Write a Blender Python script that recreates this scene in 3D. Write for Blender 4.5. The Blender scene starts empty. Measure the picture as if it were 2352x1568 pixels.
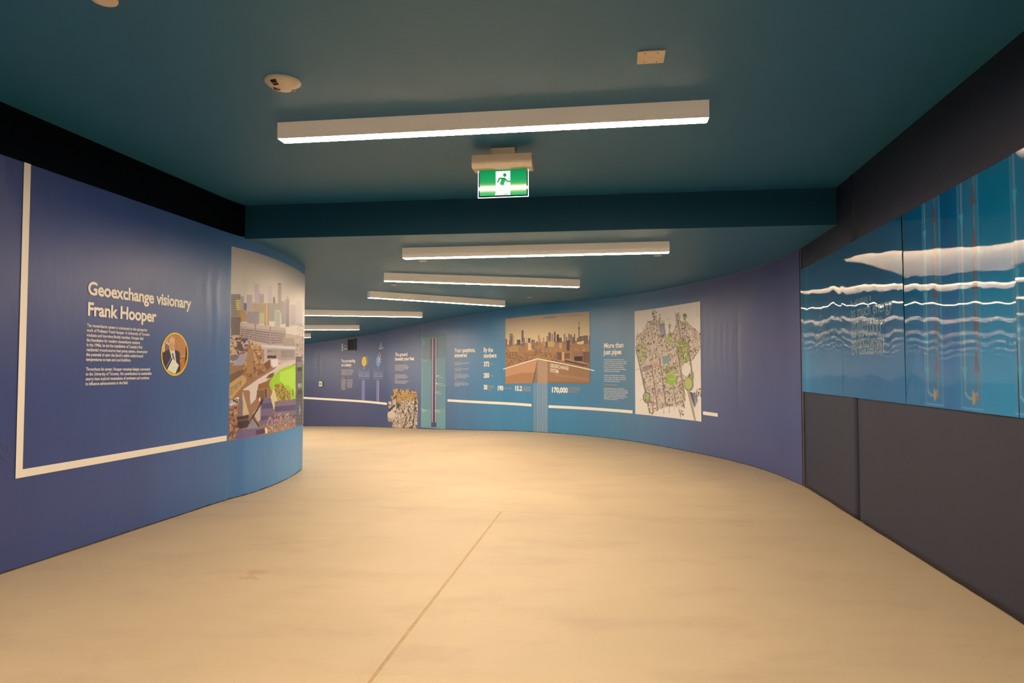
import bpy, bmesh, math, random
import numpy as np
from mathutils import Vector
random.seed(7); RNG = np.random.RandomState(11)
SC = bpy.context.scene
COL = SC.collection

# ---------------------------------------------------------------- camera, world, exposure
EYE = 1.1
cam_d = bpy.data.cameras.new('camera'); cam = bpy.data.objects.new('camera', cam_d); COL.objects.link(cam)
cam_d.sensor_width = 36.0; cam_d.lens = 36.0 * 1620.0 / 2352.0; cam_d.clip_start = 0.05; cam_d.clip_end = 200
cam.location = (0, 0, EYE); cam.rotation_euler = (math.radians(90) + math.atan(64 / 1620.0), 0, 0)
SC.camera = cam
w = bpy.data.worlds.new('world'); SC.world = w; w.use_nodes = True
w.node_tree.nodes['Background'].inputs[0].default_value = (0.02, 0.02, 0.02, 1)
w.node_tree.nodes['Background'].inputs[1].default_value = 0.05
SC.view_settings.view_transform = 'Standard'; SC.view_settings.look = 'None'
SC.view_settings.exposure = 0.0; SC.view_settings.gamma = 1.0; SC.view_settings.use_curve_mapping = False
SC.cycles.max_bounces = 10; SC.cycles.diffuse_bounces = 6; SC.cycles.glossy_bounces = 6
SC.cycles.sample_clamp_indirect = 40.0; SC.cycles.caustics_reflective = False; SC.cycles.caustics_refractive = False
LAMP_COLOUR = (1.0, 0.745, 0.485); LAMP_POWER = 124.0

# ---------------------------------------------------------------- the corridor: floor height and wall lines (metres)
H1, H2 = 2.54, 2.244                      # ceiling heights before and after the bulkhead
def zf(x, y):                             # the floor ramps down beyond the bend
    t = np.maximum(0.0, -.85 * np.asarray(x) + .53 * np.asarray(y) - 5.7)
    return -np.where(t < 1.5, .052 * t * t / 3.0, .052 * (t - .75))
def smooth(pts, n=24):
    P = np.array(pts, float); P = np.vstack([2 * P[0] - P[1], P, 2 * P[-1] - P[-2]]); out = []
    for i in range(1, len(P) - 2):
        a, b, c, d = P[i - 1], P[i], P[i + 1], P[i + 2]
        for k in range(n):
            t = k / n
            out.append(.5 * ((2 * b) + (-a + c) * t + (2 * a - 5 * b + 4 * c - d) * t * t + (-a + 3 * b - 3 * c + d) * t ** 3))
    out.append(P[-2]); return np.array(out)
class Wall:
    def __init__(self, pts, side):        # side +1: the corridor lies to the right of the walking direction
        self.p = smooth(pts); d = np.linalg.norm(np.diff(self.p, axis=0), axis=1)
        self.s = np.concatenate([[0], np.cumsum(d)]); self.side = side; self.len = self.s[-1]
    def at(self, s, z, off=0.0, level=None):
        s = np.asarray(s, float); z = np.asarray(z, float)
        x = np.interp(s, self.s, self.p[:, 0]); y = np.interp(s, self.s, self.p[:, 1])
        e = .03
        tx = np.interp(s + e, self.s, self.p[:, 0]) - np.interp(s - e, self.s, self.p[:, 0])
        ty = np.interp(s + e, self.s, self.p[:, 1]) - np.interp(s - e, self.s, self.p[:, 1])
        l = np.sqrt(tx * tx + ty * ty) + 1e-9
        nx, ny = ty / l * self.side, -tx / l * self.side
        f = zf(x, y) if level is None else level
        return np.stack(np.broadcast_arrays(x + nx * off, y + ny * off, z + f), axis=-1)
    def floor(self, s):
        p = self.at(s, 0.0); return float(p[..., 2])
LW = Wall([(-4.30,-6),(-3.525,-1.1),(-2.743,3.825),(-2.578,4.87),(-2.410,5.93),(-2.335,6.2),(-2.283,6.5),(-2.256,6.86),(-2.258,7.25),(-2.285,7.6),(-2.345,7.95),(-2.62,8.7),(-3.05,9.4),(-3.8,10.3),(-8.5,15.5)], 1)
RW = Wall([(0.82,-6),(2.508,5.114),(2.75,6.72)], -1)
FW = Wall([(2.75,6.72),(2.765,7.5),(2.69,8.25),(2.44,9.25),(1.93,10.65),(1.285,11.67),(.47,12.45),(-.485,13.39),(-1.39,14.42),(-1.9,15.05),(-2.72,16.15),(-3.78,17.55),(-5.74,19.4),(-8,21.6),(-11,24.5)], -1)

# ---------------------------------------------------------------- colour and materials
def lin(c):
    c = np.asarray(c, float) / 255.0
    return np.where(c <= .04045, c / 12.92, ((c + .055) / 1.055) ** 2.4)
WHITE = lin((243, 212, 168))
def print_colour(c, k=.76):               # ink colour: photographed colour relative to white vinyl beside it
    return np.clip(lin(c) / WHITE * k, 0.004, .88)
MATS = {}
def mat(name, col=(.8, .8, .8), rough=.5, metal=0.0, attr=False, bump=0.0, bscale=(40, 40, 40), mottled=0.0, mscale=3.0, spec=.5, coat=0.0, emit=None, emit_s=0.0, alpha=None):
    if name in MATS: return MATS[name]
    m = bpy.data.materials.new(name); m.use_nodes = True; N = m.node_tree.nodes; Lk = m.node_tree.links
    b = N['Principled BSDF']; b.inputs['Roughness'].default_value = rough; b.inputs['Metallic'].default_value = metal
    b.inputs['Specular IOR Level'].default_value = spec; b.inputs['Coat Weight'].default_value = coat
    b.inputs['Base Color'].default_value = (*[float(v) for v in col], 1)
    tc = N.new('ShaderNodeTexCoord'); mp = N.new('ShaderNodeMapping'); Lk.new(tc.outputs['Object'], mp.inputs[0])
    src = None
    if attr:
        a = N.new('ShaderNodeAttribute'); a.attribute_name = 'ink'; src = a.outputs['Color']
    if mottled:
        n = N.new('ShaderNodeTexNoise'); n.inputs['Scale'].default_value = mscale; n.inputs['Detail'].default_value = 6; n.inputs['Roughness'].default_value = .62
        Lk.new(tc.outputs['Object'], n.inputs['Vector'])
        r = N.new('ShaderNodeMapRange'); r.inputs[1].default_value = .3; r.inputs[2].default_value = .7; r.inputs[3].default_value = 1 - mottled; r.inputs[4].default_value = 1 + mottled
        Lk.new(n.outputs['Fac'], r.inputs[0])
        v = N.new('ShaderNodeVectorMath'); v.operation = 'SCALE'; Lk.new(r.outputs[0], v.inputs['Scale'])
        if src is None: v.inputs[0].default_value = [float(x) for x in col]
        else: Lk.new(src, v.inputs[0])
        src = v.outputs[0]
    if src is not None: Lk.new(src, b.inputs['Base Color'])
    if bump:
        n = N.new('ShaderNodeTexNoise'); n.inputs['Scale'].default_value = 1.0; n.inputs['Detail'].default_value = 5
        mp.inputs['Scale'].default_value = bscale; Lk.new(mp.outputs[0], n.inputs['Vector'])
        bu = N.new('ShaderNodeBump'); bu.inputs['Strength'].default_value = 1.0; bu.inputs['Distance'].default_value = bump
        Lk.new(n.outputs['Fac'], bu.inputs['Height']); Lk.new(bu.outputs[0], b.inputs['Normal'])
    if emit is not None:
        b.inputs['Emission Color'].default_value = (*emit, 1); b.inputs['Emission Strength'].default_value = emit_s
    MATS[name] = m; return m

# ---------------------------------------------------------------- building helpers
def tag(o, label=None, cat=None, group=None, kind=None):
    if label: o['label'] = label
    if cat: o['category'] = cat
    if group: o['group'] = group
    if kind: o['kind'] = kind
    return o
def link(name, me, m=None, parent=None):
    o = bpy.data.objects.new(name, me); COL.objects.link(o)
    if m is not None: me.materials.append(m)
    if parent is not None:
        o.parent = parent
        if parent.type == 'EMPTY': o.matrix_parent_inverse = parent.matrix_world.inverted() if False else o.matrix_parent_inverse
    return o
def empty(name, loc=(0, 0, 0), rz=0.0):
    o = bpy.data.objects.new(name, None); COL.objects.link(o); o.location = loc; o.rotation_euler = (0, 0, rz)
    o.empty_display_size = .1; return o
def grid(name, X, m, parent=None, ink=None, mask=None, flip=False, origin=None, smooth_=True):
    n, k = X.shape[:2]; V = X.reshape(-1, 3).astype(np.float32)
    if origin is not None: V = V - np.asarray(origin, np.float32)
    i, j = np.meshgrid(np.arange(n - 1), np.arange(k - 1), indexing='ij')
    a = i * k + j; Q = np.stack([a, a + 1, a + k + 1, a + k], -1)
    if flip: Q = Q[..., ::-1]
    if mask is not None: Q = Q[mask[:n - 1, :k - 1]]
    Q = Q.reshape(-1, 4)
    if mask is not None:
        used, inv = np.unique(Q, return_inverse=True); V = V[used]; Q = inv.reshape(-1, 4)
        if ink is not None: ink = ink.reshape(-1, 3)[used]
    me = bpy.data.meshes.new(name)
    me.vertices.add(len(V)); me.vertices.foreach_set('co', V.ravel())
    me.loops.add(Q.size); me.loops.foreach_set('vertex_index', Q.ravel().astype(np.int32))
    me.polygons.add(len(Q)); me.polygons.foreach_set('loop_start', (np.arange(len(Q)) * 4).astype(np.int32))
    me.update(calc_edges=True); me.validate()
    if smooth_: me.polygons.foreach_set('use_smooth', np.ones(len(Q), bool))
    if ink is not None:
        at = me.color_attributes.new('ink', 'FLOAT_COLOR', 'POINT')
        at.data.foreach_set('color', np.concatenate([ink.reshape(-1, 3), np.ones((len(V), 1))], 1).astype(np.float32).ravel())
    o = link(name, me, m, parent)
    if origin is not None and parent is None: o.location = origin
    return o
def sheet(name, wall, s0, s1, z0, z1, off, m, parent=None, ns=None, nz=2, ink=None, **kw):
    ns = ns or max(2, int(abs(s1 - s0) / .06) + 2)
    S = np.linspace(s0, s1, ns)[:, None]; T = np.linspace(0, 1, nz)[None, :]
    za = np.interp(S, sorted([s0, s1]), z0 if s0 < s1 else z0[::-1]) if not np.isscalar(z0) else z0
    zb = np.interp(S, sorted([s0, s1]), z1 if s0 < s1 else z1[::-1]) if not np.isscalar(z1) else z1
    Z = np.broadcast_to(za * (1 - T) + zb * T, (ns, nz))
    X = wall.at(np.broadcast_to(S, Z.shape), Z, off)
    flip = (wall.side > 0) == (s1 > s0)
    return grid(name, X, m, parent, ink=ink, flip=not flip, **kw)
def bm_obj(name, bm, m, parent=None, smooth_=False):
    me = bpy.data.meshes.new(name); bmesh.ops.recalc_face_normals(bm, faces=bm.faces); bm.to_mesh(me); bm.free()
    if smooth_: me.polygons.foreach_set('use_smooth', np.ones(len(me.polygons), bool))
    return link(name, me, m, parent)
def box(bm, x0, x1, y0, y1, z0, z1, bev=0.0):
    r = bmesh.ops.create_cube(bm, size=1.0); vs = r['verts']
    for v in vs:
        v.co = ((x0 + x1) / 2 + v.co.x * (x1 - x0), (y0 + y1) / 2 + v.co.y * (y1 - y0), (z0 + z1) / 2 + v.co.z * (z1 - z0))
    if bev:
        es = list({e for v in vs for e in v.link_edges}); bmesh.ops.bevel(bm, geom=es, offset=bev, segments=2, affect='EDGES')
def lathe(bm, prof, n=40):
    rings = []
    for r, z in prof:
        if r < 1e-6: rings.append([bm.verts.new((0, 0, z))])
        else: rings.append([bm.verts.new((r * math.cos(2 * math.pi * k / n), r * math.sin(2 * math.pi * k / n), z)) for k in range(n)])
    for a, b in zip(rings, rings[1:]):
        for k in range(n):
            q = [a[k % len(a)], a[(k + 1) % len(a)], b[(k + 1) % len(b)], b[k % len(b)]]
            u = []
            for v in q:
                if v not in u: u.append(v)
            if len(u) > 2: bm.faces.new(u)

# ---------------------------------------------------------------- printed artwork: a small painter that inks the vertices of a print
class Canvas:
    def __init__(self, W, H):
        self.W, self.H = W, H; self.a = np.zeros((H, W, 3)) + .5
        self.u, self.v = np.meshgrid((np.arange(W) + .5) / W * 1000, (np.arange(H) + .5) / H * 1000)
    bh, bw = 5, 4
    def inside(self, pts):
        P = np.array(pts, float); x0, y0 = P.min(0); x1, y1 = P.max(0)
        i0, i1 = int(max(0, x0 / 1000 * self.W - 1)), int(min(self.W, x1 / 1000 * self.W + 2))
        j0, j1 = int(max(0, y0 / 1000 * self.H - 1)), int(min(self.H, y1 / 1000 * self.H + 2))
        U = self.u[j0:j1, i0:i1]; V = self.v[j0:j1, i0:i1]; m = np.zeros(U.shape, bool)
        for k in range(len(P)):
            (xa, ya), (xb, yb) = P[k - 1], P[k]
            if ya == yb: continue
            c = (ya > V) != (yb > V)
            m ^= c & (U < (xb - xa) * (V - ya) / (yb - ya) + xa)
        return (slice(j0, j1), slice(i0, i1)), m
    def poly(self, pts, col):
        sl, m = self.inside(pts); self.a[sl][m] = print_colour(col)
    def paint(self, items):
        for it in items:
            op, col, pts = it[0], it[1], it[2]
            if op == 'p': self.poly(pts, col)
            elif op == 'g':
                sl, m = self.inside(pts); ys = [p[1] for p in pts]; t = np.clip((self.v[sl] - min(ys)) / (max(ys) - min(ys) + 1e-6), 0, 1)[..., None]
                c = print_colour(col[0]) * (1 - t) + print_colour(col[1]) * t; self.a[sl][m] = c[m]
            elif op in ('e', 'd'):
                cx, cy = pts[0]; rx, ry = (it[3], it[4]) if op == 'e' else (8, 25)
                kx, ky = self.ek if op == 'e' else (1, 1)
                d = ((self.u - cx) / (rx * kx)) ** 2 + ((self.v - cy) / (ry * ky)) ** 2
                self.a[d < 1] = print_colour(col)
            elif op == 'w':
                nx, ny = it[3], it[4]; A, B, Cc, D = [np.array(p, float) for p in pts]
                for i in range(nx):
                    for j in range(ny):
                        q = []
                        for (du, dv) in ((.2, .25), (.75, .25), (.75, .75), (.2, .75)):
                            u, v = (i + du) / nx, (j + dv) / ny
                            q.append((A * (1 - u) + B * u) * (1 - v) + (D * (1 - u) + Cc * u) * v)
                        self.poly(q, col)
            elif op == 's':
                sl, m = self.inside(pts); jj, ii = np.nonzero(m)
                if not len(jj): continue
                for _ in range(it[3]):
                    k = RNG.randint(len(jj)); j, i = jj[k] + sl[0].start, ii[k] + sl[1].start
                    h, w_ = RNG.randint(1, self.bh), RNG.randint(1, self.bw); c = print_colour(col[RNG.randint(len(col))]) * RNG.uniform(.85, 1.12)
                    self.a[j:j + h, i:i + w_] = np.minimum(c, .88)
        return self
    def grain(self, k):
        self.a *= 1 + RNG.uniform(-k, k, (self.H, self.W, 1)); self.a = np.clip(self.a, .003, .88); return self
def picture(name, wall, s_left, s_right, z0, z1, off, cv, m, parent=None):
    S = np.linspace(s_left, s_right, cv.W)[None, :]; Z = np.linspace(z1, z0, cv.H)[:, None]
    X = wall.at(np.broadcast_to(S, (cv.H, cv.W)), np.broadcast_to(Z, (cv.H, cv.W)), off)
    return grid(name, X, m, parent, ink=cv.a, flip=True)

# ---------------------------------------------------------------- lettering
def glyphs(text, bold=0.0, space=.97):
    cu = bpy.data.curves.new('t', 'FONT'); cu.body = text; cu.size = 1.0; cu.offset = bold; cu.resolution_u = 3; cu.space_character = space
    ob = bpy.data.objects.new('t', cu); COL.objects.link(ob); dg = bpy.context.evaluated_depsgraph_get()
    ev = ob.evaluated_get(dg); me = ev.to_mesh()
    V = np.empty(len(me.vertices) * 3, np.float32); me.vertices.foreach_get('co', V); V = V.reshape(-1, 3).copy()
    F_ = [tuple(p.vertices) for p in me.polygons]; ev.to_mesh_clear(); bpy.data.objects.remove(ob); bpy.data.curves.remove(cu)
    return V, F_
CAP = None
def lettering(name, wall, lines, s_left, z_base, cap, pitch, width, m, parent, bold=.02, off=.0016, dirn=1, slant=0.0, zpiv=None):
    """lines of one block; width = metres taken by the longest line"""
    global CAP
    if CAP is None:
        v, _ = glyphs('H'); CAP = v[:, 1].max()
    G = [glyphs(t, bold) if t.strip() else None for t in lines]
    wmax = max(g[0][:, 0].max() for g in G if g is not None and len(g[0]))
    kx = width / wmax; ky = cap / CAP; lev = wall.floor(s_left); VV, FF = [], []; n = 0
    for li, g in enumerate(G):
        if g is None: continue
        V, F_ = g
        s = s_left + dirn * V[:, 0] * kx; z = z_base - li * pitch + V[:, 1] * ky - slant * V[:, 0] * kx
        VV.append(wall.at(s, z, off, level=lev)); FF += [tuple(i + n for i in f) for f in F_]; n += len(V)
    VV = np.concatenate(VV); me = bpy.data.meshes.new(name); me.from_pydata(VV.tolist(), [], FF); me.update()
    return link(name, me, m, parent)

vinyl_white = mat('white_vinyl', (.80, .79, .77), .42)
ink_paper = mat('printed_vinyl', attr=True, rough=.40, bump=.0006, bscale=(9, 9, 3), spec=.35)
orange_ink = mat('orange_ink', print_colour((226, 150, 60)), .45)
yellow_ink = mat('yellow_ink', print_colour((243, 190, 30)), .42)
blue_ink = mat('pale_blue_ink', print_colour((92, 145, 175)), .42)
pale_ink = mat('pale_lilac_ink', print_colour((150, 140, 160)), .45)
teal_paint = mat('teal_ceiling_paint', (.013, .140, .285), .50, bump=.0008, bscale=(30, 30, 30), mottled=.04, mscale=2, spec=.7)
bulkhead_shade_paint = mat('bulkhead_shade_paint', (.006, .072, .135), .6, spec=.3)  # ceiling teal with the shade on the bulkhead face darkened into the colour
black_paint = mat('black_paint', (.0012, .003, .008), .8, spec=.04)

# ================================================================ STRUCTURE
BH_A, BH_B = Vector((-2.347, 6.155)), Vector((2.589, 5.54))   # foot line of the bulkhead between the two ceiling heights
bd = (BH_B - BH_A).normalized(); bn = Vector((-bd.y, bd.x))
def plane_grid(x0, x1, y0, y1, st, zfun):
    nx, ny = int((x1 - x0) / st) + 1, int((y1 - y0) / st) + 1
    bm = bmesh.new(); xs = np.linspace(x0, x1, nx); ys = np.linspace(y0, y1, ny)
    V = [[bm.verts.new((x, y, zfun(x, y))) for y in ys] for x in xs]
    for i in range(nx - 1):
        for j in range(ny - 1): bm.faces.new((V[i][j], V[i + 1][j], V[i + 1][j + 1], V[i][j + 1]))
    return bm
def cut(bm, co, no):
    g = bm.verts[:] + bm.edges[:] + bm.faces[:]
    bmesh.ops.bisect_plane(bm, geom=g, plane_co=co, plane_no=no, clear_outer=True, clear_inner=False)
def mesh_up(name, bm, m, parent=None, down=False):
    me = bpy.data.meshes.new(name); 
    for f in bm.faces: f.normal_update()
    for f in bm.faces:
        if (f.normal.z > 0) == down: f.normal_flip()
        f.smooth = True
    bm.to_mesh(me); bm.free(); return link(name, me, m, parent)

# concrete floor material: warm blotches, faint trowel streaks, a few specks
def concrete_mat():
    m = bpy.data.materials.new('trowelled_concrete'); m.use_nodes = True; N = m.node_tree.nodes; Lk = m.node_tree.links
    b = N['Principled BSDF']; b.inputs['Roughness'].default_value = .55; b.inputs['Specular IOR Level'].default_value = .35
    tc = N.new('ShaderNodeTexCoord')
    def noise(scale, detail=5, vec=None, rough=.55):
        n = N.new('ShaderNodeTexNoise'); n.inputs['Scale'].default_value = scale; n.inputs['Detail'].default_value = detail; n.inputs['Roughness'].default_value = rough
        Lk.new(vec or tc.outputs['Object'], n.inputs['Vector']); return n.outputs['Fac']
    def rng(f, a, b_, c, d):
        r = N.new('ShaderNodeMapRange'); Lk.new(f, r.inputs[0])
        for k, v in zip((1, 2, 3, 4), (a, b_, c, d)): r.inputs[k].default_value = v
        return r.outputs[0]
    def mix(f, a, b_):
        x = N.new('ShaderNodeMix'); x.data_type = 'RGBA'
        Lk.new(f, x.inputs[0])
        for k, v in ((6, a), (7, b_)):
            if isinstance(v, tuple): x.inputs[k].default_value = (*v, 1)
            else: Lk.new(v, x.inputs[k])
        return x.outputs[2]
    mp = N.new('ShaderNodeMapping'); mp.inputs['Scale'].default_value = (1.4, 3.0, 1); mp.inputs['Rotation'].default_value = (0, 0, .12); Lk.new(tc.outputs['Object'], mp.inputs[0])
    base = mix(rng(noise(.9, 6), .35, .65, 0, 1), (.435, .360, .254), (.395, .325, .235))
    base = mix(rng(noise(1.0, 7, mp.outputs[0], .65), .50, .74, 0, .62), base, (.325, .26, .195))
    base = mix(rng(noise(14, 6), .60, .75, 0, .25), base, (.36, .28, .20))
    base = mix(rng(noise(60, 2), .735, .76, 0, .75), base, (.22, .16, .10))
    base = mix(rng(noise(3.1, 8, None, .7), .64, .70, 0, .35), base, (.42, .30, .17))
    # a damp-looking scuffed patch left of the joint
    pos = N.new('ShaderNodeVectorMath'); pos.operation = 'SUBTRACT'; Lk.new(tc.outputs['Object'], pos.inputs[0]); pos.inputs[1].default_value = (-1.39, 3.83, 0)
    sc = N.new('ShaderNodeVectorMath'); sc.operation = 'MULTIPLY'; Lk.new(pos.outputs[0], sc.inputs[0]); sc.inputs[1].default_value = (14, 9, 0)
    wob = N.new('ShaderNodeTexNoise'); wob.inputs['Scale'].default_value = 14; Lk.new(tc.outputs['Object'], wob.inputs['Vector'])
    ln = N.new('ShaderNodeVectorMath'); ln.operation = 'LENGTH'; Lk.new(sc.outputs[0], ln.inputs[0])
    ad = N.new('ShaderNodeMath'); ad.operation = 'MULTIPLY_ADD'; Lk.new(wob.outputs['Fac'], ad.inputs[0]); ad.inputs[1].default_value = 2.4; Lk.new(ln.outputs['Value'], ad.inputs[2])
    base = mix(rng(ad.outputs[0], 1.75, 1.95, .9, 0), base, (.35, .265, .17))
    Lk.new(base, b.inputs['Base Color'])
    bu = N.new('ShaderNodeBump'); bu.inputs['Distance'].default_value = .0012; Lk.new(noise(22, 8), bu.inputs['Height']); Lk.new(bu.outputs[0], b.inputs['Normal'])
    return m
concrete = concrete_mat()
sealant = mat('joint_sealant', (.34, .235, .12), .6, mottled=.15, mscale=20)
floor = mesh_up('floor', plane_grid(-14, 5, -6.5, 27, .5, lambda x, y: float(zf(x, y)) - .012), mat('subfloor', (.30, .24, .16), .8))
tag(floor, kind='structure')
TJ = Vector((2.478, 5.071, 0)) - Vector((-2.394, 5.914, 0)); TJ.normalize(); TN = Vector((-TJ.y, TJ.x, 0)); T0 = Vector((-2.394, 5.914, 0))
LJ = Vector((-.096, 5.419, 0)) - Vector((-.502, 2.522, 0)); LJ.normalize(); LN = Vector((LJ.y, -LJ.x, 0)); L0 = Vector((-.502, 2.522, 0))
zz = lambda x, y: float(zf(x, y))
bm = plane_grid(-14, 5, 4.0, 27, .25, zz); cut(bm, T0 + TN * .0022, -TN); mesh_up('floor_slab', bm, concrete, floor)
bm = plane_grid(-14, 1, -6.5, 7.9, .25, zz); cut(bm, T0 - TN * .0022, TN); cut(bm, L0 - LN * .0075, LN); mesh_up('floor_slab', bm, concrete, floor)
bm = plane_grid(-2, 5, -6.5, 6.3, .25, zz); cut(bm, T0 - TN * .0022, TN); cut(bm, L0 + LN * .0075, -LN); mesh_up('floor_slab', bm, concrete, floor)
bm = plane_grid(-2, 1, -6.5, 5.6, .15, lambda x, y: zz(x, y) - .0012); cut(bm, L0 + LN * .012, LN); cut(bm, L0 - LN * .012, -LN); cut(bm, T0, TN); mesh_up('joint_filler', bm, sealant, floor)
bm = plane_grid(-3, 3, 4.5, 6.5, .15, lambda x, y: zz(x, y) - .0022); cut(bm, T0 + TN * .008, TN); cut(bm, T0 - TN * .008, -TN); mesh_up('joint_filler', bm, sealant, floor)

# ceilings and bulkhead
bm = plane_grid(-6, 4.5, -6.5, 7.0, .25, lambda x, y: H1); cut(bm, Vector((*BH_A, 0)), Vector((bn.x, bn.y, 0)))
tag(mesh_up('ceiling', bm, teal_paint, None, True), kind='structure')
bm = plane_grid(-14, 5, 5.0, 27, .25, lambda x, y: H2 + zz(x, y)); cut(bm, Vector((*BH_A, 0)), Vector((-bn.x, -bn.y, 0)))
tag(mesh_up('ceiling', bm, teal_paint, None, True), kind='structure')
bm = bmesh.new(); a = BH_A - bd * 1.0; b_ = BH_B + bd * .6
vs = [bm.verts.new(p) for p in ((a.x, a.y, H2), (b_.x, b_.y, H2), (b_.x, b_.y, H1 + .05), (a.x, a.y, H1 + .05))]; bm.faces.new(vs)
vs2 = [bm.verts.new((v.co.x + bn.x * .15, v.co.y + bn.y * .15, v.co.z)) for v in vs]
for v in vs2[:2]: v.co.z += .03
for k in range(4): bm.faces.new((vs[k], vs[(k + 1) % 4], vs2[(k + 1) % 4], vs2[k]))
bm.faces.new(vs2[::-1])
tag(bm_obj('bulkhead', bm, bulkhead_shade_paint), kind='structure')

# left wall: printed mural vinyl, black painted band above it
def mural(name, wall, s0, s1, zbot, ztop, ramp, off=0.0, bumpy=None, step=.03, nz=40):
    ns = int((s1 - s0) / step) + 2; S = np.linspace(s0, s1, ns)
    T = np.linspace(0, 1, nz)
    zb = zbot + np.abs(np.cumsum(RNG.uniform(-.004, .004, ns))) % .008 + RNG.uniform(0, .003, ns)
    zt = np.array([ztop(s) for s in S])
    Z = zb[:, None] * (1 - T) + zt[:, None] * T
    SS = np.broadcast_to(S[:, None], Z.shape)
    o = np.zeros(Z.shape) + off
    if bumpy is not None: o = o + bumpy(SS, Z)
    X = wall.at(SS, Z, o)
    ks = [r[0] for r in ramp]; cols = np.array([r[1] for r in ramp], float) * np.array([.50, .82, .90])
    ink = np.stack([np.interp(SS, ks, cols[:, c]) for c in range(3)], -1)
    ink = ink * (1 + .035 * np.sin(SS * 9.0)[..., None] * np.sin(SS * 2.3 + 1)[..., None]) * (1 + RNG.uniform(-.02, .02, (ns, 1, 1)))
    return grid(name, X, MURAL, None, ink=ink, flip=(wall.side < 0))
MURAL = mat('mural_vinyl', attr=True, rough=.38, bump=.0022, bscale=(16, 16, 5), spec=.9)
def crease(S, Z, s0, z0, z1, wd, h, lean=0.0):
    c = s0 + lean * (Z - z0) + .012 * np.sin(Z * 14 + s0)
    t = np.clip((Z - z0) / (z1 - z0), 0, 1)
    return h * np.exp(-((S - c) / wd) ** 2) * np.sin(t * math.pi) ** .7 * ((Z > z0) & (Z < z1))
def left_bumps(S, Z):
    o = crease(S, Z, 11.80, 1.3, 2.15, .02, .004) + crease(S, Z, 11.94, 1.1, 2.1, .025, .005) - crease(S, Z, 11.87, 1.2, 2.1, .02, .003)
    o += crease(S, Z, 12.10, .62, 2.2, .012, .004) + crease(S, Z, 10.35, 1.75, 1.95, .012, .003) + crease(S, Z, 11.65, 1.6, 2.1, .02, .002)
    o += .0015 * np.sin(S * 1.7) + crease(S, Z, 12.10, -.02, .14, .02, .006)
    return o
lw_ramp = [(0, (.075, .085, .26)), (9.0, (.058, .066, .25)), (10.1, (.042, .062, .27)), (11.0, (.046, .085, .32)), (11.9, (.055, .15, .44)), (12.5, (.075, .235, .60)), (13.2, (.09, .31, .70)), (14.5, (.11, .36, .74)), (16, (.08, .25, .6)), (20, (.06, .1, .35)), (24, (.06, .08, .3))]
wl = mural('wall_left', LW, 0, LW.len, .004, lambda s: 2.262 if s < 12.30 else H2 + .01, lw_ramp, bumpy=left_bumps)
tag(wl, kind='structure')
tag(sheet('trim_1', LW, 0, 12.33, 2.258, H1, .002, black_paint), kind='structure')
tag(sheet('baseboard_left', LW, 0, LW.len, -.05, .02, -.004, mat('bare_wall_foot', (.06, .055, .05), .8)), kind='structure')
caulk = mat('caulk_line', (.20, .30, .36), .5)
tag(sheet('trim_2', LW, 12.31, 14.6, H2 - .006, H2 - .001, .003, caulk), kind='structure')

# right wall: charcoal panels with an open seam, edge strip, then the curved mural wall
charcoal = mat('charcoal_paint', (.024, .030, .062), .55, spec=.3, bump=.0006, bscale=(12, 12, 12), mottled=.05, mscale=4)
rw = sheet('wall_right', RW, 0, 12.80, -.05, H1 + .05, -.03, mat('seam_black', (.006, .006, .012), .7)); tag(rw, kind='structure')
def panel_slab(s0, s1):
    S = np.linspace(s0, s1, max(3, int((s1 - s0) / .1)));
    jb = .006 + RNG.uniform(0, .006, len(S))
    rows = [RW.at(S, np.zeros(len(S)) + .01, -.028), RW.at(S, jb, 0.0)] + [RW.at(S, np.full(len(S), z), 0.0) for z in np.linspace(.05, H1 + .03, 6)] + [RW.at(S, np.full(len(S), H1 + .03), -.028)]
    X = np.stack(rows, 1)
    X2 = np.concatenate([RW.at(np.full((1, X.shape[1]), s0), np.broadcast_to(np.array([.01, .008, *np.linspace(.05, H1 + .03, 6), H1 + .03]), (1, X.shape[1])), -.028), X,
                         RW.at(np.full((1, X.shape[1]), s1), np.broadcast_to(np.array([.01, .008, *np.linspace(.05, H1 + .03, 6), H1 + .03]), (1, X.shape[1])), -.028)], 0)
    return grid('wall_panel', X2, charcoal, rw, flip=True, smooth_=False)
panel_slab(0, 11.255); panel_slab(11.287, 12.762)
tag(sheet('trim_3', RW, 12.764, 12.83, .006, H2 + .02, .004, mat('edge_strip', (.040, .038, .045), .5)), kind='structure')
def far_bumps(S, Z):
    o = .0035 * np.exp(-((Z - 1.86 - .05 * np.sin(S * 3.1) - .03 * (1.6 - S)) / .016) ** 2) * ((S > .35) & (S < 2.45)) * (.5 + .5 * np.sin(S * 7))
    for k, sc_ in enumerate((2.42, 2.28, 2.12, 1.98, 1.85, 1.70)): o = o + crease(S, Z, sc_, .9, 1.88, .035, .0032 * (1 - k * .08))
    o = o + crease(S, Z, 1.62, .3, 1.9, .03, .006) + crease(S, Z, 14.9, .95, 2.1, .05, .006) + crease(S, Z, 15.2, .95, 2.1, .06, .004) + crease(S, Z, 10.35, 1.15, 1.3, .03, .004)
    o = o + crease(S, Z, 4.6, 1.65, 1.8, .02, .002) + .0012 * np.sin(S * 2.1)
    return o
fw_ramp = [(0, (.060, .062, .25)), (.8, (.066, .068, .27)), (1.8, (.078, .078, .27)), (2.6, (.082, .105, .29)), (3.4, (.075, .165, .40)), (4.4, (.080, .230, .45)), (5.5, (.080, .272, .54)), (7.4, (.078, .272, .55)), (8.4, (.070, .205, .46)), (9.6, (.058, .115, .32)), (11, (.050, .078, .255)), (12.5, (.050, .064, .22)), (14, (.052, .056, .19)), (16.5, (.056, .052, .165)), (24, (.06, .06, .2))]
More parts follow.
